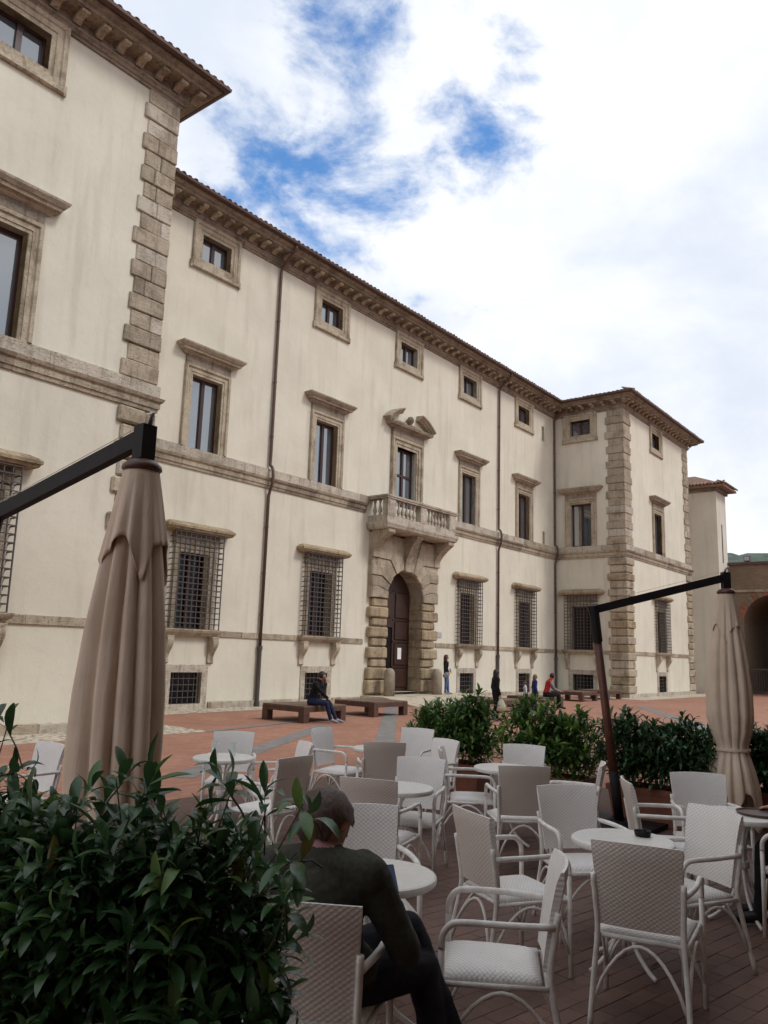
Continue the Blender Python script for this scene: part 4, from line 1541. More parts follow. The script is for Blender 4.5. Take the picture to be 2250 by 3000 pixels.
for k, (x, y, h, lab) in enumerate(((5.76, 6.40, 0.13, 'clear drinking glass on the left table, right of the pair'), (5.60, 6.50, 0.15, 'clear tall drinking glass on the left table, left of the pair'))):
    g = ob('drinking_glass', MB().add(*lathe_vf([(0.026, 0), (0.030, 0.004), (0.036, h), (0.0335, h), (0.028, 0.012), (0.004, 0.010)], 18)).mesh('drinking_glass', True), None, 'clear', (x, y, ZTB))
    tag(g, lab, 'glass', 'glasses on the left table')
tray = ob('serving_tray', fix_normals(MB().add(*lathe_vf([(0.15, 0), (0.165, 0.004), (0.175, 0.02), (0.17, 0.02), (0.16, 0.008), (0.01, 0.007)], 28)).mesh('serving_tray')), None, 'bench_top', (6.56, 1.56, ZTB))
tag(tray, 'brown round serving tray on the table at the right edge', 'tray')

# ---------------------------------------------------------------- cantilever umbrellas, closed
def umbrella(name, label, tip, joint, foot, tie, seed, phase):
    rnd = random.Random(seed)
    tip, joint, foot = Vector(tip), Vector(joint), Vector(foot)
    u = empty(name, (foot.x, foot.y, ZF))
    tag(u, label, 'umbrella', 'closed beige cantilever umbrellas')
    d = (tip - joint)
    # arm: rectangular beam
    hd = Vector((d.x, d.y, 0)).normalized()
    sd = Vector((-hd.y, hd.x, 0))
    up = sd.cross(d.normalized()) * -1
    if up.z < 0:
        up = -up
    v = []
    for p, g in ((joint - d.normalized() * 0.06, 0.0), (tip + d.normalized() * 0.02, 0.0)):
        for a, b_ in ((-1, -1), (1, -1), (1, 1), (-1, 1)):
            v.append(p + sd * a * 0.026 + up * b_ * 0.044)
    ob('arm', fix_normals(mesh('arm', v, [(0, 1, 2, 3), (7, 6, 5, 4), (0, 4, 5, 1), (1, 5, 6, 2), (2, 6, 7, 3), (3, 7, 4, 0)])), u, 'black_metal')
    ob('cable', MB().tube([joint + up * 0.07, tip + up * 0.075], 0.0022, 5).mesh('cable'), u, 'tube')
    cap = MB().box(-0.04, 0.042, -0.042, 0.042, -0.12, 0.06)
    ob('arm_cap', cap.mesh('arm_cap'), u, 'black_metal', Matrix.Translation(tip) @ Matrix.Rotation(math.atan2(hd.y, hd.x), 4, 'Z'))
    ob('pulley', MB().tube([tip + sd * 0.02 + Vector((0, 0, 0.06)), tip + sd * 0.02 + hd * 0.02 + Vector((0, 0, 0.115)), tip + hd * 0.045 + Vector((0, 0, 0.12))], 0.014, 8).mesh('pulley', True), u, 'steel')
    ax = tip + Vector((0, 0, -0.12))
    ob('collar', MB().add(*lathe_vf([(0.04, 0.0), (0.075, -0.012), (0.098, -0.035), (0.102, -0.055), (0.09, -0.066), (0.03, -0.07)], 24)).mesh('collar', True), u, 'collar', Matrix.Translation(ax))
    # pole with a black upper bracket
    pd = (foot - joint)
    mid = joint + pd.normalized() * 0.36
    pole = ob('pole', MB().tube([mid - pd.normalized() * 0.05, foot], 0.047, 14).mesh('pole', True), u, 'pole')
    ob('pole_sleeve', MB().tube([foot, foot - pd.normalized() * 0.62], 0.053, 14).mesh('pole_sleeve', True), pole, 'black_metal')
    ob('bracket', MB().tube([joint - pd.normalized() * 0.05, mid], 0.056, 12).mesh('bracket'), u, 'black_metal')
    ob('base_plate', MB().box(-0.42, 0.42, -0.42, 0.42, 0.0, 0.05).box(-0.12, 0.12, -0.12, 0.12, 0.05, 0.075).mesh('base_plate'), u, 'black_metal', Matrix.Translation((foot.x, foot.y, ZF)))
    # folded canvas
    top = ax.z - 0.07
    if tie:
        P = [(0.0, 0.080), (0.06, 0.092), (0.25, 0.128), (0.5, 0.170), (0.8, 0.215), (1.1, 0.245), (1.35, 0.245), (1.52, 0.215), (1.64, 0.170), (1.70, 0.160), (1.76, 0.175), (1.9, 0.225), (2.1, 0.27), (2.3, 0.285), (2.42, 0.275)]
    else:
        P = [(0.0, 0.076), (0.06, 0.086), (0.25, 0.118), (0.5, 0.155), (0.8, 0.192), (1.1, 0.217), (1.35, 0.226), (1.6, 0.220), (1.9, 0.195), (2.15, 0.175), (2.36, 0.17)]
    nseg, nrow = 144, 60
    def rad(s_):
        for (s0, r0), (s1, r1) in zip(P, P[1:]):
            if s_ <= s1:
                t_ = (s_ - s0) / (s1 - s0)
                return r0 + (r1 - r0) * t_
        return P[-1][1]
    Lh = P[-1][0]
    ph = [rnd.uniform(0, 6.28) for _ in range(8)]
    v, f = [], []
    for j in range(nrow + 1):
        s0 = j / nrow
        for i in range(nseg):
            a = 2 * PI * i / nseg
            drop = Lh * s0 * (1 - (0.10 * (0.5 + 0.5 * math.sin(3 * a + ph[0])) + 0.05 * math.sin(5 * a + ph[1])) * s0 ** 2)
            r = rad(drop)
            amp = min(1.0, drop / 0.5)
            tz = (1 - 0.55 * math.exp(-((drop - 1.7) / 0.12) ** 2)) if tie else 1.0
            tw = 0.35 * drop * math.sin(ph[2])
            k1 = math.sin(5 * a + ph[3] + tw * 2 + 0.9 * math.sin(a * 2 + ph[4]))
            k2 = math.sin(11 * a + ph[5] + drop * 1.1)
            k3 = math.sin(3 * a + ph[6] + drop * 0.6)
            fold = (1 - abs(k1)) ** 1.5
            r *= 1 + amp * tz * (-0.24 * fold + 0.02 * k2 + 0.07 * k3)
            v.append((r * math.cos(a), r * math.sin(a), top - drop))
    for j in range(nrow):
        for i in range(nseg):
            f.append((j * nseg + i, (j + 1) * nseg + i, (j + 1) * nseg + (i + 1) % nseg, j * nseg + (i + 1) % nseg))
    cano = ob('canopy', mesh('canopy', v, f, True), u, 'canvas', Matrix.Translation((ax.x, ax.y, 0)) @ Matrix.Rotation(phase, 4, 'Z'))
    sol = cano.modifiers.new('Solidify', 'SOLIDIFY')
    sol.thickness = 0.004
    # upper flounce (wind vent) with pointed hem
    v, f = [], []
    n2, m2 = 128, 16
    for j in range(m2 + 1):
        s0 = j / m2
        for i in range(n2):
            a = 2 * PI * i / n2
            pt = abs(math.sin(2 * a + ph[1])) ** 0.7
            drop = s0 * (0.36 + 0.22 * (1 - pt) + 0.02 * math.sin(7 * a))
            r = 0.078 + 0.075 * (s0 ** 0.95)
            k1 = math.sin(5 * a + ph[3] + 0.9 * math.sin(a * 2 + ph[4]))
            r *= 1 + s0 * (-0.13 * (1 - abs(k1)) ** 1.6 + 0.05 * math.sin(13 * a + ph[5]))
            r += 0.012
            v.append((r * math.cos(a), r * math.sin(a), top + 0.002 - drop))
    for j in range(m2):
        for i in range(n2):
            f.append((j * n2 + i, (j + 1) * n2 + i, (j + 1) * n2 + (i + 1) % n2, j * n2 + (i + 1) % n2))
    fl_ = ob('flounce', mesh('flounce', v, f, True), u, 'canvas', Matrix.Translation((ax.x, ax.y, 0)) @ Matrix.Rotation(phase, 4, 'Z'))
    sol = fl_.modifiers.new('Solidify', 'SOLIDIFY')
    sol.thickness = 0.004
    if tie:
        tb = MB()
        zt = top - 1.70
        tb.add(*lathe_vf([(0.168, zt - 0.015), (0.180, zt - 0.012), (0.180, zt + 0.012), (0.168, zt + 0.015)], 36))
        ob('tie_strap', tb.mesh('tie_strap'), u, 'canvas', Matrix.Translation((ax.x, ax.y, 0)))
    return u


umbrella('cantilever_umbrella', 'large closed beige umbrella hanging from a black arm on the left', (2.375, 3.46, 2.885), (2.38, 4.98, 2.60), (2.15, 5.30, ZF), False, 5, 0.4)
umbrella('cantilever_umbrella', 'closed beige umbrella tied at the waist, on a wooden pole at the right', (9.55, 2.53, 2.80), (8.58, 3.70, 2.385), (9.02, 3.62, ZF), True, 11, 1.9)

# ---------------------------------------------------------------- timber platform benches
def make_bench():
    r = empty('platform_bench')
    LX, LY, H = 1.66, 1.55, 0.43
    npl = 11
    w_ = LY / npl
    pm_ = setm(fix_normals(mesh('plank', *chamfer_vf(LX, w_ - 0.008, 0.045, 0.004))), 'bench_top')
    for i in range(npl):
        ob('plank', pm_, r, None, (0, -LY / 2 + (i + 1) * w_ - 0.004, H - 0.045), True)
    for sx in (-1, 1):
        ob('apron', MB().box(sx * LX / 2 - (0.05 if sx > 0 else 0), sx * LX / 2 + (0 if sx > 0 else 0.05), -LY / 2 + .001, LY / 2 - .001, H - 0.16, H - 0.046).mesh('apron'), r, 'bench', None, True)
        ob('apron', MB().box(-LX / 2 + .051, LX / 2 - .051, sx * LY / 2 - (0.05 if sx > 0 else 0), sx * LY / 2 + (0 if sx > 0 else 0.05), H - 0.16, H - 0.046).mesh('apron'), r, 'bench', None, True)
        for sy in (-1, 1):
            cx, cy = sx * (LX / 2 - 0.10), sy * (LY / 2 - 0.10)
            ob('leg', MB().box(cx - 0.102, cx + 0.102, cy - 0.102, cy + 0.102, 0, H - 0.0465).mesh('leg'), r, 'bench', None, True)
    note_kids(r)
    return r


bench0 = make_bench()
BENCH = [
    (16.36, 15.42, 'dark timber platform bench with the man in black sitting on its corner'),
    (19.65, 15.72, 'dark timber platform bench in front of the stone bollard'),
    (24.95, 14.55, 'dark timber platform bench half hidden behind the first potted shrub'),
    (28.55, 14.75, 'dark timber platform bench on which the man in the red vest sits'),
    (35.45, 16.30, 'dark timber platform bench behind the man in the red vest'),
    (38.60, 16.40, 'dark timber platform bench farthest right, near the pavilion corner'),
]
for i, (x, y, lab) in enumerate(BENCH):
    b_ = copy_thing(bench0, (x, y, 0.004), 0) if i else bench0
    if not i:
        b_.matrix_basis = Matrix.Translation((x, y, 0.004))
    tag(b_, lab, 'bench', 'timber platform benches on the plaza')

# ---------------------------------------------------------------- bollards
bm_ = setm(fix_normals(MB().add(*lathe_vf([(0.215, 0), (0.215, 0.62), (0.212, 0.80), (0.20, 0.90), (0.17, 0.985), (0.12, 1.04), (0.05, 1.065), (0.008, 1.068)], 22)).mesh('stone_bollard', True)), 'bollard')
for x, y, z, lab in ((25.2, 19.3, 0.238, 'round topped stone bollard standing left in front of the palace door'), (28.5, 19.3, 0.238, 'round topped stone bollard the woman leans against')):
    tag(ob('stone_bollard', bm_, None, None, (x, y, z)), lab, 'bollard', 'stone bollards at the portal')
# ---------------------------------------------------------------- foliage
def leaf_vf(ln, wd, curl, fold):
    """elongated laurel leaf along +y, folded on its midrib, drooping at the tip"""
    st = [(0.0, 0.06), (0.14, 0.40), (0.32, 0.80), (0.52, 1.0), (0.72, 0.92), (0.88, 0.55), (0.96, 0.25)]
    v, f = [], []
    for t_, w_ in st:
        y, z = ln * t_, curl * ln * math.sin(t_ * PI * 0.75) - curl * 1.5 * ln * t_ * t_
        hw = wd / 2 * w_
        v += [(-hw, y, z + hw * fold), (0, y, z), (hw, y, z + hw * fold)]
    v.append((0, ln, -curl * 0.9 * ln))
    for i in range(len(st) - 1):
        a = i * 3
        f += [(a, a + 1, a + 4, a + 3), (a + 1, a + 2, a + 5, a + 4)]
    a = (len(st) - 1) * 3
    f += [(a, a + 1, a + 3), (a + 1, a + 2, a + 3)]
    return v, f


LEAFS = []
for ln, wd, cu, fo in ((0.12, 0.036, 0.12, 0.35), (0.105, 0.034, 0.22, 0.25), (0.13, 0.038, 0.05, 0.45), (0.095, 0.030, 0.3, 0.3), (0.115, 0.038, 0.16, 0.15)):
    LEAFS.append(leaf_vf(ln, wd, cu, fo))


def shrub(name, label, loc, clumps, n_shoots, leafscale, mats, seed, group, singles, gap=0.0, leaves_per=(6, 10), shoot_len=(0.10, 0.22), stalks=None):
    """clumps: [(centre, radii)] relative to loc. Shoots sit over and inside the clumps, each a whorl of leaves."""
    rnd = random.Random(seed)
    root = empty(name, loc)
    tag(root, label, 'shrub', group)
    L0 = Vector(loc)
    leafmats = {}
    items = []           # (matrix, leaf index, mat)
    stems = MB()
    tot = sum(r[0] * r[1] * r[2] for c, r in clumps)
    for c, r in clumps:
        for _ in range(int(n_shoots * r[0] * r[1] * r[2] / tot)):
            while True:
                d = Vector((rnd.gauss(0, 1), rnd.gauss(0, 1), rnd.gauss(0, 1))).normalized()
                if d.z > -0.75:
                    break
            q = rnd.random() ** 0.45
            if noise.noise(Vector((d.x * 2 + seed, d.y * 2, d.z * 2))) < -0.25 + gap * 0.3 and rnd.random() < 0.6:
                q *= 0.7
            p = Vector(c) + Vector((d.x * r[0], d.y * r[1], d.z * r[2])) * q
            if p.z < 0.02:
                continue
            ax = (d * 0.75 + Vector((0, 0, 0.75)) + Vector((rnd.uniform(-.4, .4), rnd.uniform(-.4, .4), rnd.uniform(-.2, .3)))).normalized()
            sl_ = rnd.uniform(*shoot_len)
            base = p - ax * sl_ * 0.6
            stems.tube([base - ax * 0.05 + Vector((0, 0, -0.02)), base, p], 0.0032 * leafscale, 4)
            e1 = ax.orthogonal().normalized()
            e2 = ax.cross(e1)
            nl = rnd.randint(*leaves_per)
            a0 = rnd.uniform(0, 6.28)
            for k in range(nl):
                t_ = k / nl
                a = a0 + k * 2.4
                out = (e1 * math.cos(a) + e2 * math.sin(a))
                tilt = 0.35 + 0.75 * t_ + rnd.uniform(-.2, .2)      # upper leaves point up, lower ones out
                dirv = (out * math.cos(tilt) + ax * math.sin(tilt)).normalized()
                pos = base + ax * sl_ * (0.25 + 0.8 * t_)
                xax = dirv.cross(Vector((0, 0, 1)) if abs(dirv.z) < 0.95 else out)
                xax = (xax.normalized() + Vector((rnd.uniform(-.3, .3), rnd.uniform(-.3, .3), rnd.uniform(-.3, .3)))).normalized()
                zax = xax.cross(dirv).normalized()
                xax = dirv.cross(zax).normalized()
                if zax.dot(ax) < 0 and rnd.random() < 0.85:
                    zax, xax = -zax, -xax
                s_ = leafscale * rnd.uniform(0.75, 1.15) * (0.72 if t_ > 0.8 else 1)
                m4 = Matrix(((xax.x * s_, dirv.x * s_, zax.x * s_, pos.x), (xax.y * s_, dirv.y * s_, zax.y * s_, pos.y), (xax.z * s_, dirv.z * s_, zax.z * s_, pos.z), (0, 0, 0, 1)))
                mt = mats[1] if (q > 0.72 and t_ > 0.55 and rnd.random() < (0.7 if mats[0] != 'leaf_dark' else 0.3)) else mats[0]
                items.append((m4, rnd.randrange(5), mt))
    for c, r in (clumps if stalks else ()):        # the stalk each clump grows on
        c = Vector(c)
        h_ = Vector(stalks(c))
        stems.tube(curve([h_, h_.lerp(c, 0.5) + Vector((0, 0, -0.03)), c + Vector((0, 0, r[2] * 0.3))], 4), 0.003, 5, True, 0.5)
    so_ = ob('stem', stems.mesh('stem'), root, 'stem', None, True)
    so_['kind'] = 'stuff'
    # the biggest in view become leaves of their own
    cam_p = Vector((0, 0, CAMZ)) - L0
    order = sorted(range(len(items)), key=lambda i: (items[i][0].translation - cam_p).length)
    single = set(order[:singles])
    mbs = {}
    for i, (m4, li, mt) in enumerate(items):
        if i in single:
            key = 'leaf_%d_%s' % (li, mt)
            if key not in K:
                K[key] = setm(mesh('leaf', *LEAFS[li], True), mt)
            ob('leaf', K[key], root, None, m4, True)
        else:
            mbs.setdefault(mt, MB()).add([m4 @ Vector(q) for q in LEAFS[li][0]], LEAFS[li][1])
    for mt, mb in mbs.items():
        o = ob('foliage', mb.mesh('foliage', True), root, mt, None, True)
        o['kind'] = 'stuff'
    return root


def planter(loc, lx, ly, h, label, rz=0.0):
    r = empty('terracotta_planter', loc, rz)
    tag(r, label, 'planter', 'terracotta planters')
    v, f = [], []
    lv = [(0.0, 0.90), (0.02, 0.905), (h - 0.06, 0.985), (h - 0.06, 1.03), (h, 1.04), (h, 0.95), (h - 0.07, 0.93)]
    for z, s_ in lv:
        v += [(-lx / 2 * s_, -ly / 2 * s_, z), (lx / 2 * s_, -ly / 2 * s_, z), (lx / 2 * s_, ly / 2 * s_, z), (-lx / 2 * s_, ly / 2 * s_, z)]
    for i in range(len(lv) - 1):
        for k in range(4):
            f.append((i * 4 + k, i * 4 + (k + 1) % 4, (i + 1) * 4 + (k + 1) % 4, (i + 1) * 4 + k))
    f.append((3, 2, 1, 0))
    ob('trough', fix_normals(mesh('trough', v, f)), r, 'terracotta', None, True)
    ob('soil', MB().box(-lx / 2 * .93, lx / 2 * .93, -ly / 2 * .93, ly / 2 * .93, h - 0.1, h - 0.06).mesh('soil'), r, 'soil', None, True)
    ob('saucer', MB().box(-lx / 2 * 0.99, lx / 2 * 0.99, -ly / 2 * 0.99, ly / 2 * 0.99, -0.012 + 0.012, 0.018).mesh('saucer'), r, 'terracotta', None, True)
    return r


HG = 'potted shrubs hedging the terrace'
HEDGE = [   # x, y, height scale, mats, label bits
    (9.60, 6.20, 1.00, ('leaf_mid', 'leaf_mid'), 'bushy laurel shrub leftmost in the far hedge', 'terracotta trough of the leftmost far shrub'),
    (9.50, 4.72, 0.97, ('leaf_mid', 'leaf_light'), 'laurel shrub with yellow green tips in the middle of the far hedge', 'terracotta trough of the yellow green shrub'),
    (9.55, 3.36, 1.0, ('leaf_dark', 'leaf_dark'), 'dark laurel shrub right of the wooden umbrella pole', 'terracotta trough of the dark shrub by the pole'),
    (10.35, 2.35, 0.86, ('leaf_dark', 'leaf_mid'), 'laurel shrub behind the tied right umbrella', 'terracotta trough behind the tied umbrella'),
    (10.3, 1.35, 0.92, ('leaf_dark', 'leaf_mid'), 'laurel shrub at the right edge beyond the umbrella', 'terracotta trough at the right edge'),
]
for i, (x, y, hs, mats, lab, plab) in enumerate(HEDGE):
    planter((x, y, ZF if x < 11 else 0), 0.44, 1.06, 0.40, plab)
    rq = random.Random(60 + i)
    cl = [((0, 0, 0.34 * hs), (0.38, 0.72, 0.36))]
    for k in range(6):
        cl.append(((rq.uniform(-.12, .12), -0.58 + 1.16 * (k + 0.5) / 6, rq.uniform(0.52, 0.78) * hs), (rq.uniform(.14, .24), rq.uniform(.12, .2), rq.uniform(.14, .26))))
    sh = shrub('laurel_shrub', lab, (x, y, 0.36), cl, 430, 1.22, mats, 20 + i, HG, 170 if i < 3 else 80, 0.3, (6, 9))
    tr_ = MB()
    for k in range(9):
        a, b_ = random.uniform(-.3, .3), random.uniform(-.42, .42)
        tr_.tube([(a * .4, b_ * .7, -0.03), (a * .7, b_ * .9, 0.18), (a, b_, 0.55)], 0.008, 5, True, 0.5)
    ob('branch', tr_.mesh('branch'), sh, 'stem', None, True)

# foreground shrub, left, with its tall shoots
planter((1.30, 1.90, ZF), 0.62, 1.15, 0.50, 'terracotta trough under the big foreground shrub', 0.66)
fgm = ('leaf_dark', 'leaf_mid')
FG = (1.30, 1.85, 0.45)


# clumps of the shrub: centre relative to the trough, radii
cl = [((-0.065, 0.379, 0.729), (0.160, 0.160, 0.168)), ((-0.023, 0.153, 0.757), (0.160, 0.160, 0.168)), ((0.039, -0.017, 0.787), (0.150, 0.150, 0.158)), ((0.094, -0.171, 0.794), (0.130, 0.130, 0.137)), ((0.130, -0.289, 0.756), (0.110, 0.110, 0.116)), ((-0.069, 0.265, 0.573), (0.200, 0.200, 0.210)), ((-0.014, 0.018, 0.616), (0.190, 0.190, 0.200)), ((0.060, -0.162, 0.629), (0.170, 0.170, 0.179)), ((0.105, -0.298, 0.619), (0.130, 0.130, 0.137)), ((0.126, -0.385, 0.655), (0.070, 0.070, 0.074)), ((-0.070, 0.143, 0.429), (0.200, 0.200, 0.210)), ((0.033, -0.075, 0.448), (0.200, 0.200, 0.210)), ((0.102, -0.251, 0.466), (0.170, 0.170, 0.179)), ((0.143, -0.395, 0.499), (0.090, 0.090, 0.095)), ((-0.105, 0.578, 0.781), (0.160, 0.160, 0.168))]
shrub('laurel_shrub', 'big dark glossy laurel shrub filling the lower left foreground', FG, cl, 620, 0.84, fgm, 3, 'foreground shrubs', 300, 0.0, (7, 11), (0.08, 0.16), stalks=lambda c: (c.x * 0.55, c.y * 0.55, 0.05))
# upright shoots that stand clear of the mass
cl2 = [((-0.089, 0.460, 1.119), (0.02, 0.02, 0.03)), ((-0.090, 0.409, 1.016), (0.02, 0.02, 0.03)), ((-0.028, 0.000, 1.020), (0.02, 0.02, 0.03)), ((-0.016, -0.087, 0.985), (0.02, 0.02, 0.03)), ((0.125, -0.278, 1.026), (0.02, 0.02, 0.03)), ((0.148, -0.374, 0.976), (0.02, 0.02, 0.03)), ((0.088, -0.207, 0.944), (0.02, 0.02, 0.03)), ((-0.049, 0.133, 0.943), (0.02, 0.02, 0.03)), ((0.024, -0.131, 0.964), (0.02, 0.02, 0.03)), ((0.133, -0.331, 0.891), (0.02, 0.02, 0.03)), ((0.124, -0.518, 1.009), (0.02, 0.02, 0.03)), ((0.125, -0.504, 0.900), (0.02, 0.02, 0.03)), ((-0.097, 0.202, 0.910), (0.02, 0.02, 0.03)), ((0.122, -0.484, 0.787), (0.02, 0.02, 0.03))]
shrub('laurel_shoot', 'upright leafy shoots rising out of the big foreground shrub', FG, cl2, 20, 0.84, fgm, 8, 'foreground shrubs', 160, -3, (7, 9), (0.10, 0.15), stalks=lambda c: min((Vector(q[0]) for q in cl), key=lambda q: (q - c).length + (10 if q.z > c.z - 0.05 else 0)))
# pansies at the right edge
fp = empty('potted_pansies', (11.2, 1.95, 0))
tag(fp, 'pot of purple and yellow pansies at the right edge beyond the hedge', 'flowers')
M['petal_p'] = simple('purple_petal', (0.22, 0.13, 0.42), (0.40, 0.30, 0.55), 30, 0.6)
M['petal_y'] = simple('yellow_petal', (0.62, 0.45, 0.05), (0.5, 0.33, 0.03), 30, 0.6)
ob('pot', MB().add(*lathe_vf([(0.20, 0), (0.24, 0.5), (0.27, 0.62), (0.24, 0.62), (0.22, 0.55)], 20)).mesh('pot', True), fp, 'terracotta', None, True)
mb = MB()
rn = random.Random(4)
for k in range(90):
    a, r_, z = rn.uniform(0, 6.28), rn.uniform(0, .28), rn.uniform(.6, .98)
    li = rn.randrange(5)
    m4 = Matrix.Translation((r_ * math.cos(a), r_ * math.sin(a), z)) @ Euler((rn.uniform(0, 1), rn.uniform(-.5, .5), a)).to_matrix().to_4x4()
    mb.add([m4 @ (Vector(q) * 0.8) for q in LEAFS[li][0]], LEAFS[li][1])
ob('foliage', mb.mesh('foliage'), fp, 'leaf_mid', None, True)['kind'] = 'stuff'
for k in range(16):
    a, r_, z = rn.uniform(0, 6.28), rn.uniform(.05, .3), rn.uniform(.85, 1.08)
    v, f = [(0, 0, 0)], []
    for j in range(10):
        an = 2 * PI * j / 10
        rr = 0.034 if j % 2 else 0.045
        v.append((rr * math.cos(an), rr * math.sin(an), 0.008 * (j % 2)))
    f = [(0, 1 + j, 1 + (j + 1) % 10) for j in range(10)]
    ob('flower', mesh('flower', v, f), fp, 'petal_p' if k % 3 else 'petal_y', Matrix.Translation((r_ * math.cos(a), r_ * math.sin(a), z)) @ Euler((rn.uniform(-.9, .9), rn.uniform(-.9, .9), 0)).to_matrix().to_4x4(), True)
# trees seen through the gateway
def gate_tree(x, y, h, seed, label):
    rnd = random.Random(seed)
    r = empty('broadleaf_tree', (x, y, 0))
    tag(r, label, 'tree', 'trees beyond the gateway')
    ob('trunk', MB().tube([(0, 0, 0), (0.1, 0, h * .35), (0, 0.1, h * .7)], 0.22, 8, True, 0.4).tube([(0.08, 0, h * .3), (0.9, 0.4, h * .6)], 0.1, 6, True, .4).tube([(0.08, 0, h * .35), (-0.7, 0.7, h * .65)], 0.1, 6, True, .4).mesh('trunk', True), r, 'stem', None, True)
    mb = MB()
    for k in range(1500):
        d = Vector((rnd.gauss(0, 1), rnd.gauss(0, 1), rnd.gauss(0, .8))).normalized() * rnd.random() ** .4
        p = Vector((d.x * h * .36, d.y * h * .36, h * .62 + d.z * h * .38))
        if noise.noise(p * 0.9 + Vector((seed, 0, 0))) < -0.12:
            continue
        m4 = Matrix.Translation(p) @ Euler((rnd.uniform(-3, 3), rnd.uniform(-3, 3), rnd.uniform(-3, 3))).to_matrix().to_4x4()
        mb.add([m4 @ Vector(q) for q in ((-.16, -.1, 0), (.16, -.1, .04), (.14, .14, 0), (-.14, .12, .05))], [(0, 1, 2, 3)])
    o = ob('crown', mb.mesh('crown'), r, 'leaf_mid', None, True)


gate_tree(70.5, 12.2, 6.0, 1, 'green tree seen through the gateway, above the white parapet')
gate_tree(72.5, 9.2, 7.0, 2, 'taller green tree farther right beyond the gateway')
# ---------------------------------------------------------------- people
def ring_frame(d, side):
    d = d.normalized()
    s_ = (side - d * side.dot(d))
    s_ = s_.normalized() if s_.length > 1e-4 else d.orthogonal().normalized()
    return d, s_, d.cross(s_)


def capsule_vf(p0, p1, r0, r1, side=Vector((1, 0, 0)), flat=1.0, n=14):
    """closed tapered capsule; flat squeezes the section across the side vector"""
    p0, p1 = Vector(p0), Vector(p1)
    d, a, b_ = ring_frame(p1 - p0, Vector(side))
    rings = []
    for k in range(5):
        t_ = PI / 2 * (1 - k / 4.0)
        rings.append((p0 - d * r0 * math.sin(t_) * 0.9, max(r0 * math.cos(t_), 0.0015)))
    for k in range(5):
        t_ = PI / 2 * (k / 4.0)
        rings.append((p1 + d * r1 * math.sin(t_) * 0.9, max(r1 * math.cos(t_), 0.0015)))
    v, f = [], []
    for c, r in rings:
        for k in range(n):
            an = 2 * PI * k / n
            v.append(c + a * r * math.cos(an) + b_ * r * flat * math.sin(an))
    for i in range(len(rings) - 1):
        for k in range(n):
            f.append((i * n + k, i * n + (k + 1) % n, (i + 1) * n + (k + 1) % n, (i + 1) * n + k))
    f += [tuple(range(n))[::-1], tuple(range((len(rings) - 1) * n, len(rings) * n))]
    return v, f


def push(me, test, amount):
    """move vertices along their normals"""
    nr = [v.normal.copy() for v in me.vertices]
    for i, vv in enumerate(me.vertices):
        if test(i, vv.co):
            vv.co = vv.co + nr[i] * amount(vv.co)


class Body:
    def __init__(s, mats):
        s.mats = mats           # zone -> material key
        s.zones = list(mats)
        s.pr = []

    def cap(s, zone, p0, p1, r0, r1, side=(1, 0, 0), flat=1.0, bias=0.0):
        s.pr.append((zone, Vector(p0), Vector(p1), r0, r1, Vector(side), flat, bias))

    def build(s, name, voxel, wrinkle=0.0, seed=0):
        mb = MB()
        for z, p0, p1, r0, r1, sd, fl, bi in s.pr:
            if (p1 - p0).length < 1e-5:
                p1 = p0 + Vector((0, 0, 1e-3))
            mb.add(*capsule_vf(p0, p1, r0, r1, sd, fl))
        me = fix_normals(mb.mesh(name))
        tmp = bpy.data.objects.new('tmp', me)
        wsc = bpy.data.scenes.new('workshop')       # a bare scene, so that only this figure is evaluated
        wsc.collection.objects.link(tmp)
        rm = tmp.modifiers.new('r', 'REMESH')
        rm.mode = 'VOXEL'
        rm.voxel_size = voxel
        sm = tmp.modifiers.new('s', 'SMOOTH')
        sm.factor = 0.5
        sm.iterations = 4
        vl = wsc.view_layers[0]
        vl.update()
        out = bpy.data.meshes.new_from_object(tmp.evaluated_get(vl.depsgraph))
        bpy.data.objects.remove(tmp)
        bpy.data.scenes.remove(wsc)
        out.name = name
        out.materials.clear()
        for z in s.zones:
            out.materials.append(M[s.mats[z]])
        cloth = [i for i, z in enumerate(s.zones) if z in ('top', 'legs', 'vest', 'sleeve')]
        npoly = len(out.polygons)
        C_ = np.empty(npoly * 3)
        out.polygons.foreach_get('center', C_)
        C_ = C_.reshape(-1, 3)
        best = np.full(npoly, 1e9)
        bz = np.zeros(npoly, dtype=int)
        for z, p0, p1, r0, r1, sd, fl, bi in s.pr:
            ab = np.array(p1 - p0)
            ap_ = C_ - np.array(p0)
            t_ = np.clip(ap_ @ ab / max(float(ab @ ab), 1e-9), 0, 1)
            dd = np.linalg.norm(ap_ - t_[:, None] * ab, axis=1) - (r0 + (r1 - r0) * t_) * (1 if fl == 1 else (0.5 + fl * 0.5)) - bi
            k_ = dd < best
            best[k_] = dd[k_]
            bz[k_] = s.zones.index(z)
        idx = [int(q) for q in bz]
        out.polygons.foreach_set('material_index', idx)
        out.polygons.foreach_set('use_smooth', [True] * len(idx))
        if wrinkle:
            vz = {}
            for p_, z in zip(out.polygons, idx):
                for vi in p_.vertices:
                    vz[vi] = z
            push(out, lambda i, q: vz.get(i) in cloth, lambda q: wrinkle * (
                noise.noise(Vector((q.x * 9, q.y * 9, q.z * 16 + seed))) + 0.5 * noise.noise(Vector((q.x * 22, q.y * 22, q.z * 34 + seed)))))
        out.update()
        return out


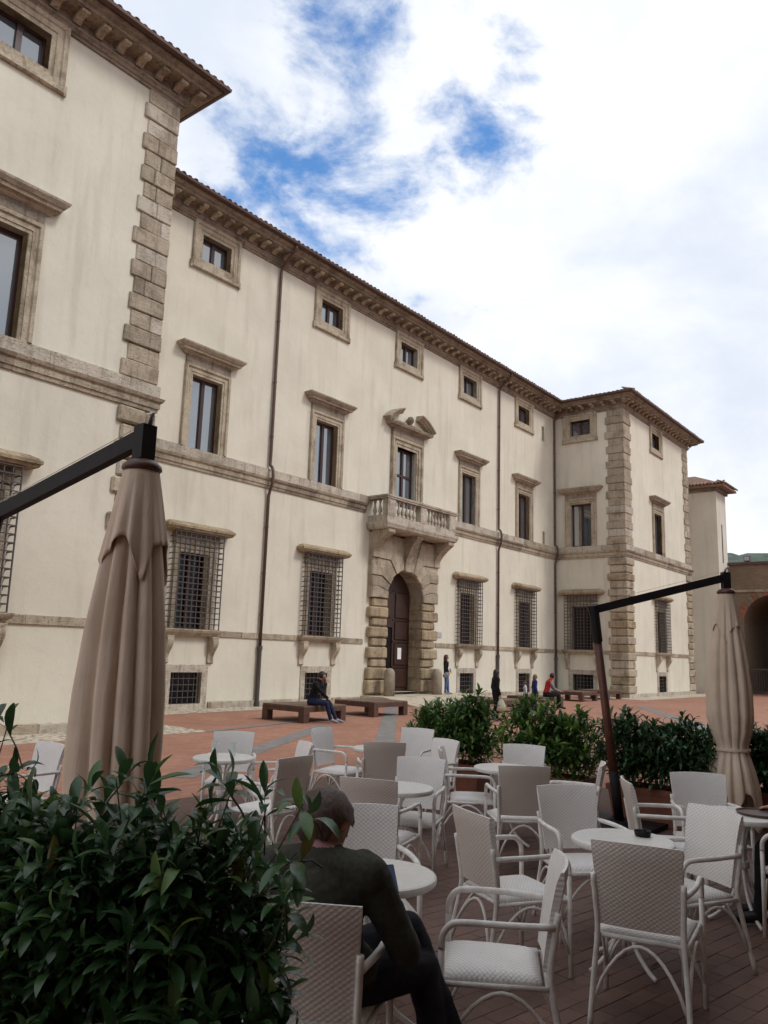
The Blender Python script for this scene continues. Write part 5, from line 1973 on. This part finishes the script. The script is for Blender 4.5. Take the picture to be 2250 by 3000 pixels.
def head_prims(B, c, fwd, up, s=1.0, ears=True):
    c, fwd, up = Vector(c), Vector(fwd).normalized(), Vector(up).normalized()
    sd = fwd.cross(up).normalized()
    up = sd.cross(fwd).normalized()
    P = lambda a, b_, d: c + (fwd * a + sd * b_ + up * d) * s
    B.cap('skin', P(-0.018, 0, 0.022), P(0.012, 0, 0.024), 0.090 * s, 0.086 * s, sd, 1.0)      # skull
    B.cap('skin', P(0.022, 0, -0.03), P(0.030, 0, -0.075), 0.068 * s, 0.046 * s, sd, 1.0)       # face and jaw
    B.cap('skin', P(0.094, 0, 0.005), P(0.112, 0, -0.030), 0.010 * s, 0.015 * s, sd)             # nose
    B.cap('skin', P(0.085, -0.035, 0.022), P(0.085, 0.035, 0.022), 0.012 * s, 0.012 * s, up)     # brow
    for k in (-1, 1):
        B.cap('eye', P(0.090, k * 0.032, 0.004), P(0.091, k * 0.034, 0.004), 0.009 * s, 0.009 * s, sd, 1.0, 0.003 * s)
        if ears:
            B.cap('skin', P(-0.005, k * 0.088, 0.018), P(-0.008, k * 0.086, -0.018), 0.017 * s, 0.012 * s, fwd, 0.6)
    B.cap('mouth', P(0.083, -0.018, -0.052), P(0.083, 0.018, -0.052), 0.0095 * s, 0.0095 * s, up, 0.7, 0.002 * s)
    return P


def hand_prims(B, wrist, dirv, palmn, s=1.0, curl=0.6, side=1):
    """palm, four fingers of unequal length bent at the knuckles, thumb off the side of the palm"""
    w_, d, n_ = Vector(wrist), Vector(dirv).normalized(), Vector(palmn).normalized()
    x = d.cross(n_).normalized() * side
    n_ = (n_ - d * n_.dot(d)).normalized()
    B.cap('skin', w_, w_ + d * 0.075 * s, 0.026 * s, 0.036 * s, x, 0.45)
    for k, (off, ln) in enumerate(((-0.030, 0.072), (-0.010, 0.082), (0.010, 0.078), (0.029, 0.062))):
        p = w_ + d * 0.088 * s + x * off * s
        dd = d
        for seg in range(3):
            dd = (dd * math.cos(curl * 0.6) + n_ * math.sin(curl * 0.6)).normalized()
            q = p + dd * ln * s * (0.45, 0.32, 0.23)[seg]
            B.cap('skin', p, q, 0.0095 * s * (1 - 0.1 * seg), 0.0088 * s * (1 - 0.1 * seg))
            p = q
    t0 = w_ + d * 0.03 * s - x * 0.03 * s
    t1 = t0 + (d * 0.6 - x * 0.7 + n_ * 0.35).normalized() * 0.042 * s
    B.cap('skin', t0, t1, 0.013 * s, 0.011 * s)
    B.cap('skin', t1, t1 + (d * 0.9 - x * 0.1 + n_ * 0.5).normalized() * 0.034 * s, 0.011 * s, 0.009 * s)


def limb(B, z, a, b_, r0, r1, **kw):
    B.cap(z, a, b_, r0, r1, **kw)


def figure(J, mats, s=1.0, sleeves=True, coat=0.0):
    """J: joints. Builds the primitives of a clothed figure."""
    B = Body(mats)
    V = {k: Vector(v) for k, v in J.items() if isinstance(v, (tuple, Vector))}
    sd = (V['shR'] - V['shL']).normalized()
    pel, chest, neck = V['pelvis'], V['chest'], V['neck']
    waist = pel.lerp(chest, 0.5)
    T = 'top'
    B.cap('legs', pel - Vector((0, 0, .02 * s)), pel.lerp(waist, 0.5), 0.150 * s, 0.140 * s, sd, 0.78)
    B.cap(T, pel.lerp(waist, 0.35), waist, (0.148 + coat) * s, 0.143 * s, sd, 0.74)
    B.cap(T, waist, chest, 0.145 * s, 0.168 * s, sd, 0.70)
    B.cap(T, chest, chest.lerp(neck, 0.45), 0.165 * s, 0.115 * s, sd, 0.68)
    B.cap(T, V['shL'].lerp(neck, .2), V['shL'], 0.070 * s, 0.066 * s)
    B.cap(T, V['shR'].lerp(neck, .2), V['shR'], 0.070 * s, 0.066 * s)
    B.cap(T, V['shL'].lerp(chest, .35), V['shR'].lerp(chest, .35), 0.095 * s, 0.095 * s)
    B.cap('skin', neck - (V['head'] - neck) * 0.25, V['head'], 0.056 * s, 0.054 * s)
    B.cap(T, neck - (V['head'] - neck) * 0.30, neck + (V['head'] - neck) * 0.08, 0.082 * s, 0.066 * s)
    Z = 'sleeve' if 'sleeve' in mats else T
    for k in 'LR':
        B.cap(Z, V['sh' + k], V['el' + k], 0.062 * s, 0.050 * s)
        B.cap(Z, V['el' + k], V['ha' + k].lerp(V['el' + k], 0.08), 0.050 * s, 0.040 * s)
        B.cap('legs', V['hip' + k], V['kn' + k], 0.094 * s, 0.068 * s)
        B.cap('legs', V['kn' + k], V['an' + k].lerp(V['kn' + k], .06), 0.066 * s, 0.050 * s)
        B.cap('shoe', V['an' + k], V['toe' + k], 0.044 * s, 0.036 * s, sd, 0.9)
        B.cap('shoe', V['an' + k] - (V['toe' + k] - V['an' + k]).normalized() * 0.04 * s - Vector((0, 0, .02 * s)), V['toe' + k], 0.036 * s, 0.036 * s)
    return B, V


def hair_mesh(c, fwd, up, s=1.0, front=0.055, low=-0.05, seed=0, rough=0.006, grow=1.0, lo_back=-0.07):
    c, fwd, up = Vector(c), Vector(fwd).normalized(), Vector(up).normalized()
    sd = fwd.cross(up).normalized()
    up = sd.cross(fwd).normalized()
    v, f = [], []
    nu, nv_ = 28, 18
    for j in range(nv_ + 1):
        th = PI * j / nv_
        for i in range(nu):
            ph = 2 * PI * i / nu
            d = Vector((math.sin(th) * math.cos(ph), math.sin(th) * math.sin(ph), math.cos(th)))
            r = Vector((d.x * 0.108, d.y * 0.098, d.z * 0.102)) * grow
            q = c + (fwd * (r.x - 0.004) + sd * r.y + up * (r.z + 0.026)) * s
            q += (q - c).normalized() * noise.noise(Vector((d.x * 9 + seed, d.y * 9, d.z * 5))) * rough * s
            v.append(q)
    for j in range(nv_):
        for i in range(nu):
            a = [j * nu + i, j * nu + (i + 1) % nu, (j + 1) * nu + (i + 1) % nu, (j + 1) * nu + i]
            m_ = sum((v[k] for k in a), Vector()) / 4 - c
            x, z = m_.dot(fwd) / s, m_.dot(up) / s
            if z < (low if x > -0.03 else lo_back) or (x > front and z < 0.075):
                continue
            f.append(tuple(a))
    return mesh('hair', v, f, True)


def pmat(key, c, rough=0.85, c2=None, scale=12):
    M[key] = simple(key, c, c2 or tuple(x * 0.8 for x in c), scale, rough, 0.15, 90, 0.004, spec=0.2)


pmat('skin', (0.46, 0.27, 0.19), 0.6, (0.42, 0.23, 0.16))
pmat('eye_dark', (0.03, 0.02, 0.018), 0.3)
pmat('lip', (0.36, 0.15, 0.12), 0.5)
def hair_mat(key, c):
    m, t, b = new_mat(key)
    n1 = noise_tex(t, pos_of(t, 90, 90, 12), 1.0, 4, 0.7)
    t.links.new(mixc(t, smooth(t, n1, 0.3, 0.7), c, tuple(x * 0.35 for x in c)), b.inputs['Base Color'])
    b.inputs['Roughness'].default_value = 0.55
    add_bump(t, b, n1, 0.8, 0.006)
    M[key] = m


hair_mat('hair_dark', (0.022, 0.013, 0.010))
hair_mat('hair_brown', (0.105, 0.062, 0.042))
hair_mat('hair_auburn', (0.13, 0.055, 0.028))
hair_mat('hair_fair', (0.24, 0.13, 0.06))
pmat('shoe_black', (0.02, 0.018, 0.018), 0.35)
pmat('shoe_grey', (0.30, 0.30, 0.32), 0.6)
pmat('jacket_olive', (0.060, 0.060, 0.046), 0.9, (0.042, 0.042, 0.034), 60)
pmat('trouser_dark', (0.018, 0.018, 0.024), 0.85)
pmat('black_cloth', (0.012, 0.012, 0.014), 0.85)
pmat('navy_cloth', (0.020, 0.026, 0.060), 0.85)
pmat('blue_cloth', (0.022, 0.034, 0.13), 0.8)
pmat('jeans', (0.10, 0.14, 0.28), 0.9)
pmat('white_cloth', (0.62, 0.62, 0.68), 0.85)
pmat('grey_cloth', (0.22, 0.215, 0.22), 0.85)
pmat('red_cloth', (0.46, 0.035, 0.035), 0.8)
pmat('collar_pink', (0.42, 0.22, 0.22), 0.8)
BASE = {'skin': 'skin', 'eye': 'eye_dark', 'mouth': 'lip'}


def person(label, J, mats, fwd, up, s=1.0, voxel=0.012, wrinkle=0.004, hair=None, hands=None, extra=None, coat=0.0, seed=1, foot=None, hs=1.0):
    m_ = dict(BASE)
    m_.update(mats)
    B, V = figure(J, m_, s, coat=coat)
    head_prims(B, V['head'], fwd, up, s * hs)
    for k, (dv, pn, cu) in (hands or {}).items():
        hand_prims(B, V['ha' + k], dv, pn, s, cu, 1 if k == 'R' else -1)
    if extra:
        extra(B, V)
    base = Vector(foot or (V['pelvis'].x, V['pelvis'].y, 0))
    r = empty('person', base)
    tag(r, label, 'person')
    bd = ob('body', B.build('body', voxel, wrinkle, seed), r)
    if hair:
        hm, kw = hair
        ob('hair', hair_mesh(V['head'], fwd, up, s * hs, **kw), r, hm)
    return r, V


def long_hair(r, V, fwd, s, mat, length=0.3, seed=0, wid=0.075):
    """hair falling behind the shoulders as one sculpted mass"""
    fwd = Vector(fwd).normalized()
    h = V['head']
    B = Body({'skin': mat})
    sdv = fwd.cross(Vector((0, 0, 1))).normalized()
    B.cap('skin', h - fwd * 0.03 * s + Vector((0, 0, 0.02 * s)), h - fwd * 0.05 * s - Vector((0, 0, 0.10 * s)), 0.100 * s, 0.085 * s, sdv, 0.85)
    B.cap('skin', h - fwd * 0.055 * s - Vector((0, 0, 0.08 * s)), h - fwd * 0.095 * s - Vector((0, 0, length * s)), 0.085 * s, wid * 0.8 * s, sdv, 0.5)
    for k in (-1, 1):
        B.cap('skin', h + sdv * k * 0.075 * s + Vector((0, 0, 0.02 * s)), h + sdv * k * 0.085 * s - fwd * 0.03 * s - Vector((0, 0, length * 0.8 * s)), 0.036 * s, 0.03 * s)
    me = B.build('long_hair', 0.012 * s, 0.0, seed)
    push(me, lambda i, q: True, lambda q: noise.noise(Vector((q.x * 26, q.y * 26, q.z * 5))) * 0.008)
    ob('long_hair', me, r)


# --- the man with the phone in the foreground
fw = Vector((0.88, 0.47, 0)).normalized()
lf = Vector((-fw.y, fw.x, 0))
def W(o, a, l_, z):
    q = Vector((o[0], o[1], 0)) + fw * a + lf * l_
    return (q.x, q.y, z)


o0 = (2.475, 2.215)
J = dict(pelvis=W(o0, 0.11, -0.02, 0.575), chest=W(o0, 0.02, 0, 0.87), neck=W(o0, 0.025, 0.0, 1.03), head=W(o0, 0.055, 0.0, 1.128),
         shL=W(o0, 0.025, 0.215, 0.975), shR=W(o0, 0.025, -0.205, 0.975), elL=W(o0, 0.13, 0.30, 0.69), elR=W(o0, 0.10, -0.335, 0.68), haL=W(o0, 0.36, 0.0, 0.735), haR=W(o0, 0.35, -0.255, 0.735),
         hipL=W(o0, 0.12, 0.06, 0.555), hipR=W(o0, 0.10, -0.11, 0.55), knL=W(o0, 0.51, -0.29, 0.635), knR=W(o0, 0.46, -0.36, 0.50),
         anL=W(o0, 0.46, -0.53, 0.17), anR=W(o0, 0.36, -0.47, 0.10), toeL=W(o0, 0.60, -0.60, 0.11), toeR=W(o0, 0.52, -0.52, 0.052))
def suit(B, V):
    B.cap('collar', V['neck'] + Vector((0, 0, 0.012)) - fw * 0.014, V['neck'] + Vector((0, 0, 0.030)) + fw * 0.004, 0.073, 0.069, lf, 1.0, 0.008)
    B.cap('top', V['neck'] - Vector((0, 0, 0.05)) - fw * 0.018, V['neck'] - Vector((0, 0, 0.004)) - fw * 0.016, 0.098, 0.084, lf, 1.0, 0.004)
    B.cap('top', V['shL'] - fw * 0.03, V['neck'] - fw * 0.03 - Vector((0, 0, 0.02)), 0.074, 0.080)
    B.cap('top', V['shR'] - fw * 0.03, V['neck'] - fw * 0.03 - Vector((0, 0, 0.02)), 0.074, 0.080)
    B.cap('top', V['chest'] - fw * 0.03, V['pelvis'] - fw * 0.02 + Vector((0, 0, 0.05)), 0.172, 0.165, lf, 0.70)
    for k in 'LR':      # roomy jacket sleeves
        B.cap('top', V['sh' + k] + Vector((0, 0, -0.02)), V['el' + k], 0.078, 0.062)
        B.cap('top', V['el' + k], V['ha' + k].lerp(V['el' + k], 0.15), 0.062, 0.050)
    # jacket skirt hanging over the seat
    B.cap('top', V['pelvis'] - fw * 0.05 - lf * 0.12 + Vector((0, 0, 0.06)), V['pelvis'] - lf * 0.16 + fw * 0.08 - Vector((0, 0, 0.05)), 0.085, 0.05)
    B.cap('top', V['pelvis'] - fw * 0.05 + lf * 0.12 + Vector((0, 0, 0.06)), V['pelvis'] + lf * 0.16 + fw * 0.08 - Vector((0, 0, 0.05)), 0.085, 0.05)


hv = (fw * 0.75 - lf * 0.35 + Vector((0, 0, -0.5))).normalized()
upv = (Vector((0, 0, 0.85)) + fw * 0.5).normalized()
person('man in an olive jacket seated with crossed legs, looking at his phone', J, dict(top='jacket_olive', legs='trouser_dark', shoe='shoe_black', collar='collar_pink'), hv, upv, 1.1, 0.009, 0.005,
       ('hair_brown', dict(front=0.05, low=0.0, lo_back=-0.062, seed=3, rough=0.010, grow=1.02)),
       {'R': ((fw * 0.75 + lf * 0.25 + Vector((0, 0, 0.5))), (lf * 0.9 + fw * 0.1), 0.7), 'L': ((fw * 0.5 - lf * 0.75 + Vector((0, 0, 0.35))), (-lf * 0.5 + fw * 0.5), 0.6)}, suit, seed=2, hs=1.08)
ph = empty('phone', W(o0, 0.485, -0.205, 0.84))
tag(ph, 'dark smartphone with a blue screen in the seated man\'s hand', 'phone')
pm4 = Matrix.Translation(W(o0, 0.485, -0.205, 0.84)) @ Matrix.Rotation(math.atan2(fw.y, fw.x) - PI / 2, 4, 'Z') @ Matrix.Rotation(0.55, 4, 'Z') @ Matrix.Rotation(-0.62, 4, 'X')
ob('case', fix_normals(mesh('case', *chamfer_vf(0.066, 0.009, 0.128, 0.004))), ph, 'black_metal', pm4 @ Matrix.Translation((0, 0.009, -0.064)))
m, t, b = new_mat('phone_screen')
b.inputs['Base Color'].default_value = (0.05, 0.075, 0.13, 1)
b.inputs['Roughness'].default_value = 0.15
b.inputs['Emission Color'].default_value = (0.08, 0.13, 0.24, 1)
b.inputs['Emission Strength'].default_value = 0.12
M['screen'] = m
ob('screen', MB().box(-0.030, 0.030, -0.0012, 0.0, -0.058, 0.058).mesh('screen'), ph, 'screen', pm4)

# --- man in black on the bench
fw = Vector((0.35, -0.94, 0)).normalized()
lf = Vector((-fw.y, fw.x, 0))
o0 = (16.02, 14.86)
J = dict(pelvis=W(o0, 0, 0, 0.55), chest=W(o0, 0.13, 0, 0.93), neck=W(o0, 0.21, 0, 1.08), head=W(o0, 0.27, 0, 1.205),
         shL=W(o0, 0.17, 0.19, 1.00), shR=W(o0, 0.17, -0.19, 1.00), elR=W(o0, 0.36, -0.17, 0.78), haR=W(o0, 0.42, -0.03, 1.02), elL=W(o0, 0.24, 0.24, 0.72), haL=W(o0, 0.42, 0.12, 0.62),
         hipL=W(o0, 0.05, 0.09, 0.53), hipR=W(o0, 0.05, -0.09, 0.53), knL=W(o0, 0.46, 0.13, 0.51), knR=W(o0, 0.47, -0.09, 0.51), anL=W(o0, 0.66, 0.16, 0.09), anR=W(o0, 0.58, -0.02, 0.09), toeL=W(o0, 0.84, 0.18, 0.045), toeR=W(o0, 0.76, 0.0, 0.045))
person('man in black clothes sitting on the bench with one hand at his face', J, dict(top='black_cloth', legs='navy_cloth', shoe='shoe_grey'), (fw.x, fw.y, -0.35), (fw.x * .3, fw.y * .3, 1), 1.0, 0.012, 0.004,
       ('hair_dark', dict(seed=5)), {'R': ((0, 0, 1), tuple(-fw), 0.35), 'L': (tuple(fw * 0.8 + Vector((0, 0, -0.4))), (0, 0, -1), 0.5)}, seed=4)


def standing(label, x, y, z, h, ang, mats, hair, lean=0.0, stride=0.06, seed=1, longh=None, extra=None, armL=None, armR=None, coat=0.02):
    global fw, lf
    fw = Vector((math.cos(ang), math.sin(ang), 0))
    lf = Vector((-fw.y, fw.x, 0))
    s = h / 1.70
    o = (x, y)
    q = lambda a, l_, zz: W(o, a * s + lean * (zz - 0.0) * s, l_ * s, z + zz * s)
    J = dict(pelvis=q(0, 0, 0.95), chest=q(0, 0, 1.26), neck=q(0.0, 0, 1.42), head=q(0.02, 0, 1.555),
             shL=q(0, 0.165, 1.36), shR=q(0, -0.165, 1.36), elL=q(-0.03, 0.22, 1.08), elR=q(-0.03, -0.22, 1.08), haL=q(0.06, 0.21, 0.86), haR=q(0.06, -0.21, 0.86),
             hipL=q(0, 0.085, 0.90), hipR=q(0, -0.085, 0.90), knL=q(stride * 0.7, 0.085, 0.49), knR=q(-stride * 0.4, -0.085, 0.49), anL=q(stride, 0.09, 0.085), anR=q(-stride * 1.3, -0.09, 0.09),
             toeL=q(stride + 0.16, 0.10, 0.04), toeR=q(-stride * 1.3 + 0.16, -0.10, 0.04))
    if armL:
        J['elL'], J['haL'] = q(*armL[0]), q(*armL[1])
    if armR:
        J['elR'], J['haR'] = q(*armR[0]), q(*armR[1])
    r, V = person(label, J, mats, (fw.x, fw.y, -0.08), (0, 0, 1), s, 0.013 * max(s, .8), 0.003, (hair, dict(seed=seed)), {'L': (tuple(fw * .3 + Vector((0, 0, -1))), tuple(-lf), 0.5), 'R': (tuple(fw * .3 + Vector((0, 0, -1))), tuple(lf), 0.5)}, extra, coat=coat, seed=seed, foot=(x, y, z))
    if longh:
        long_hair(r, V, fw, s, hair, longh, seed)
    return r, V, s


# woman leaning on the bollard
def blouse(B, V):
    B.cap('inner', V['pelvis'] + fw * 0.075 + Vector((0, 0, 0.10)), V['neck'] + fw * 0.06 - Vector((0, 0, 0.12)), 0.075, 0.06, lf, 0.9, 0.012)


standing('woman in a dark waistcoat, pale shirt and jeans leaning on the bollard', 28.98, 19.10, 0.245, 1.68, -1.05, dict(top='black_cloth', sleeve='black_cloth', legs='jeans', shoe='shoe_grey', inner='white_cloth'), 'hair_auburn', -0.05, 0.05, 3, 0.22, blouse,
         armL=((0.02, 0.20, 1.10), (0.17, 0.05, 1.05)), armR=((-0.06, -0.2, 1.1), (0.10, -0.12, 0.98)), coat=0.0)
sb = empty('shoulder_bag', (28.78, 19.02, 0.86))
tag(sb, 'round grey shoulder bag at the hip of the woman by the bollard', 'bag')
bagm = MB().add(*capsule_vf((28.76, 18.98, 1.06), (28.70, 19.03, 1.02), 0.115, 0.105, (0, 0, 1), 0.7))
ob('pouch', bagm.mesh('pouch', True), sb, 'grey_cloth')
ob('strap', MB().tube(curve([(28.76, 18.98, 1.18), (28.86, 18.98, 1.42), (28.93, 19.03, 1.62), (28.86, 19.14, 1.45), (28.72, 19.06, 1.16)], 5), 0.012, 6).mesh('strap'), sb, 'black_cloth')

# woman in black with a shopping bag
r, V, s = standing('woman in a long black coat walking with a carrier bag', 20.95, 12.10, 0.0, 1.52, -0.6, dict(top='black_cloth', legs='black_cloth', shoe='shoe_black'), 'hair_dark', 0.0, 0.10, 6, 0.34, None, coat=0.03)
hd = V['haR'] + fw * 0.03 + Vector((0, 0, -0.10))
cb = empty('carrier_bag', (hd.x, hd.y, hd.z - 0.42))
tag(cb, 'white and green carrier bag in the hand of the woman in black', 'bag')
M['bag_plastic'] = simple('carrier_bag_plastic', (0.50, 0.40, 0.38), (0.26, 0.38, 0.16), 7, 0.4)
v, f = [], []
prof = [(0.12, 0.03, -0.36), (0.14, 0.06, -0.34), (0.135, 0.06, -0.22), (0.10, 0.04, -0.10), (0.03, 0.02, -0.015)]
for hx, hy, z in prof:
    for k in range(14):
        a = 2 * PI * k / 14
        e = 1 + 0.12 * math.sin(3 * a + z * 20)
        v.append((hx * math.cos(a) * e, hy * math.sin(a) * e, z))
for i in range(4):
    for k in range(14):
        f.append((i * 14 + k, i * 14 + (k + 1) % 14, (i + 1) * 14 + (k + 1) % 14, (i + 1) * 14 + k))
f.append(tuple(range(14))[::-1])
ob('sack', mesh('sack', v, f, True), cb, 'bag_plastic', Matrix.Translation(hd) @ Matrix.Rotation(-0.6, 4, 'Z'))
ob('handle', MB().tube([hd + Vector((0, 0, -0.02)), hd + Vector((0.01, 0, 0.05))], 0.012, 6).mesh('handle'), cb, 'bag_plastic')

# girl in blue and a small child behind her
standing('girl with fair hair in a blue jacket standing before the bench', 25.90, 13.42, 0.0, 1.32, -0.75, dict(top='blue_cloth', legs='navy_cloth', shoe='shoe_black'), 'hair_fair', 0.02, 0.12, 9, 0.25)
standing('small child in a white top half hidden behind the girl in blue', 26.85, 14.28, 0.0, 1.02, 2.2, dict(top='white_cloth', legs='navy_cloth', shoe='shoe_grey'), 'hair_brown', 0.0, 0.08, 12)

# man in a red vest on the bench
fw = Vector((0.55, -0.83, 0)).normalized()
lf = Vector((-fw.y, fw.x, 0))
o0 = (28.25, 14.15)
J = dict(pelvis=W(o0, 0, 0, 0.545), chest=W(o0, 0.10, 0, 0.93), neck=W(o0, 0.18, 0, 1.08), head=W(o0, 0.25, 0, 1.20),
         shL=W(o0, 0.14, 0.19, 1.00), shR=W(o0, 0.14, -0.19, 1.00), elR=W(o0, 0.30, -0.22, 0.75), haR=W(o0, 0.50, -0.08, 0.66), elL=W(o0, 0.30, 0.22, 0.75), haL=W(o0, 0.50, 0.06, 0.66),
         hipL=W(o0, 0.05, 0.09, 0.53), hipR=W(o0, 0.05, -0.09, 0.53), knL=W(o0, 0.48, 0.11, 0.52), knR=W(o0, 0.48, -0.11, 0.52), anL=W(o0, 0.50, 0.12, 0.10), anR=W(o0, 0.52, -0.10, 0.10), toeL=W(o0, 0.68, 0.13, 0.045), toeR=W(o0, 0.70, -0.11, 0.045))
person('man in a red vest with grey sleeves sitting hunched on the bench', J, dict(top='red_cloth', sleeve='grey_cloth', legs='trouser_dark', shoe='shoe_black'), (fw.x, fw.y, -0.5), (fw.x * .4, fw.y * .4, 1), 1.0, 0.013, 0.004,
       ('hair_dark', dict(seed=15, grow=1.06)), {'R': (tuple(fw), (0, 0, -1), 0.6), 'L': (tuple(fw), (0, 0, -1), 0.6)}, seed=14)

# guest at the right edge of the picture
fw = Vector((-0.05, 1.0, 0)).normalized()
lf = Vector((-fw.y, fw.x, 0))
o0 = (6.55, 1.06)
J = dict(pelvis=W(o0, 0, 0, 0.575), chest=W(o0, 0.02, 0, 0.93), neck=W(o0, 0.05, 0, 1.09), head=W(o0, 0.08, 0, 1.21),
         shL=W(o0, 0.03, 0.19, 1.01), shR=W(o0, 0.03, -0.19, 1.01), elR=W(o0, 0.17, -0.26, 0.77), haR=W(o0, 0.38, -0.18, 0.79), elL=W(o0, 0.12, 0.25, 0.745), haL=W(o0, 0.27, 0.12, 0.66),
         hipL=W(o0, 0.05, 0.09, 0.55), hipR=W(o0, 0.05, -0.09, 0.55), knL=W(o0, 0.46, 0.12, 0.545), knR=W(o0, 0.46, -0.10, 0.545), anL=W(o0, 0.50, 0.14, 0.10), anR=W(o0, 0.50, -0.12, 0.10), toeL=W(o0, 0.67, 0.15, 0.055), toeR=W(o0, 0.67, -0.12, 0.055))
person('guest in dark navy clothes seated at the table cut by the right edge', J, dict(top='navy_cloth', legs='black_cloth', shoe='shoe_black'), (fw.x, fw.y, -0.2), (0, 0, 1), 1.0, 0.011, 0.004,
       ('hair_dark', dict(seed=21)), {'R': (tuple(fw), (0, 0, -1), 0.3), 'L': (tuple(fw), (0, 0, -1), 0.4)}, seed=20)
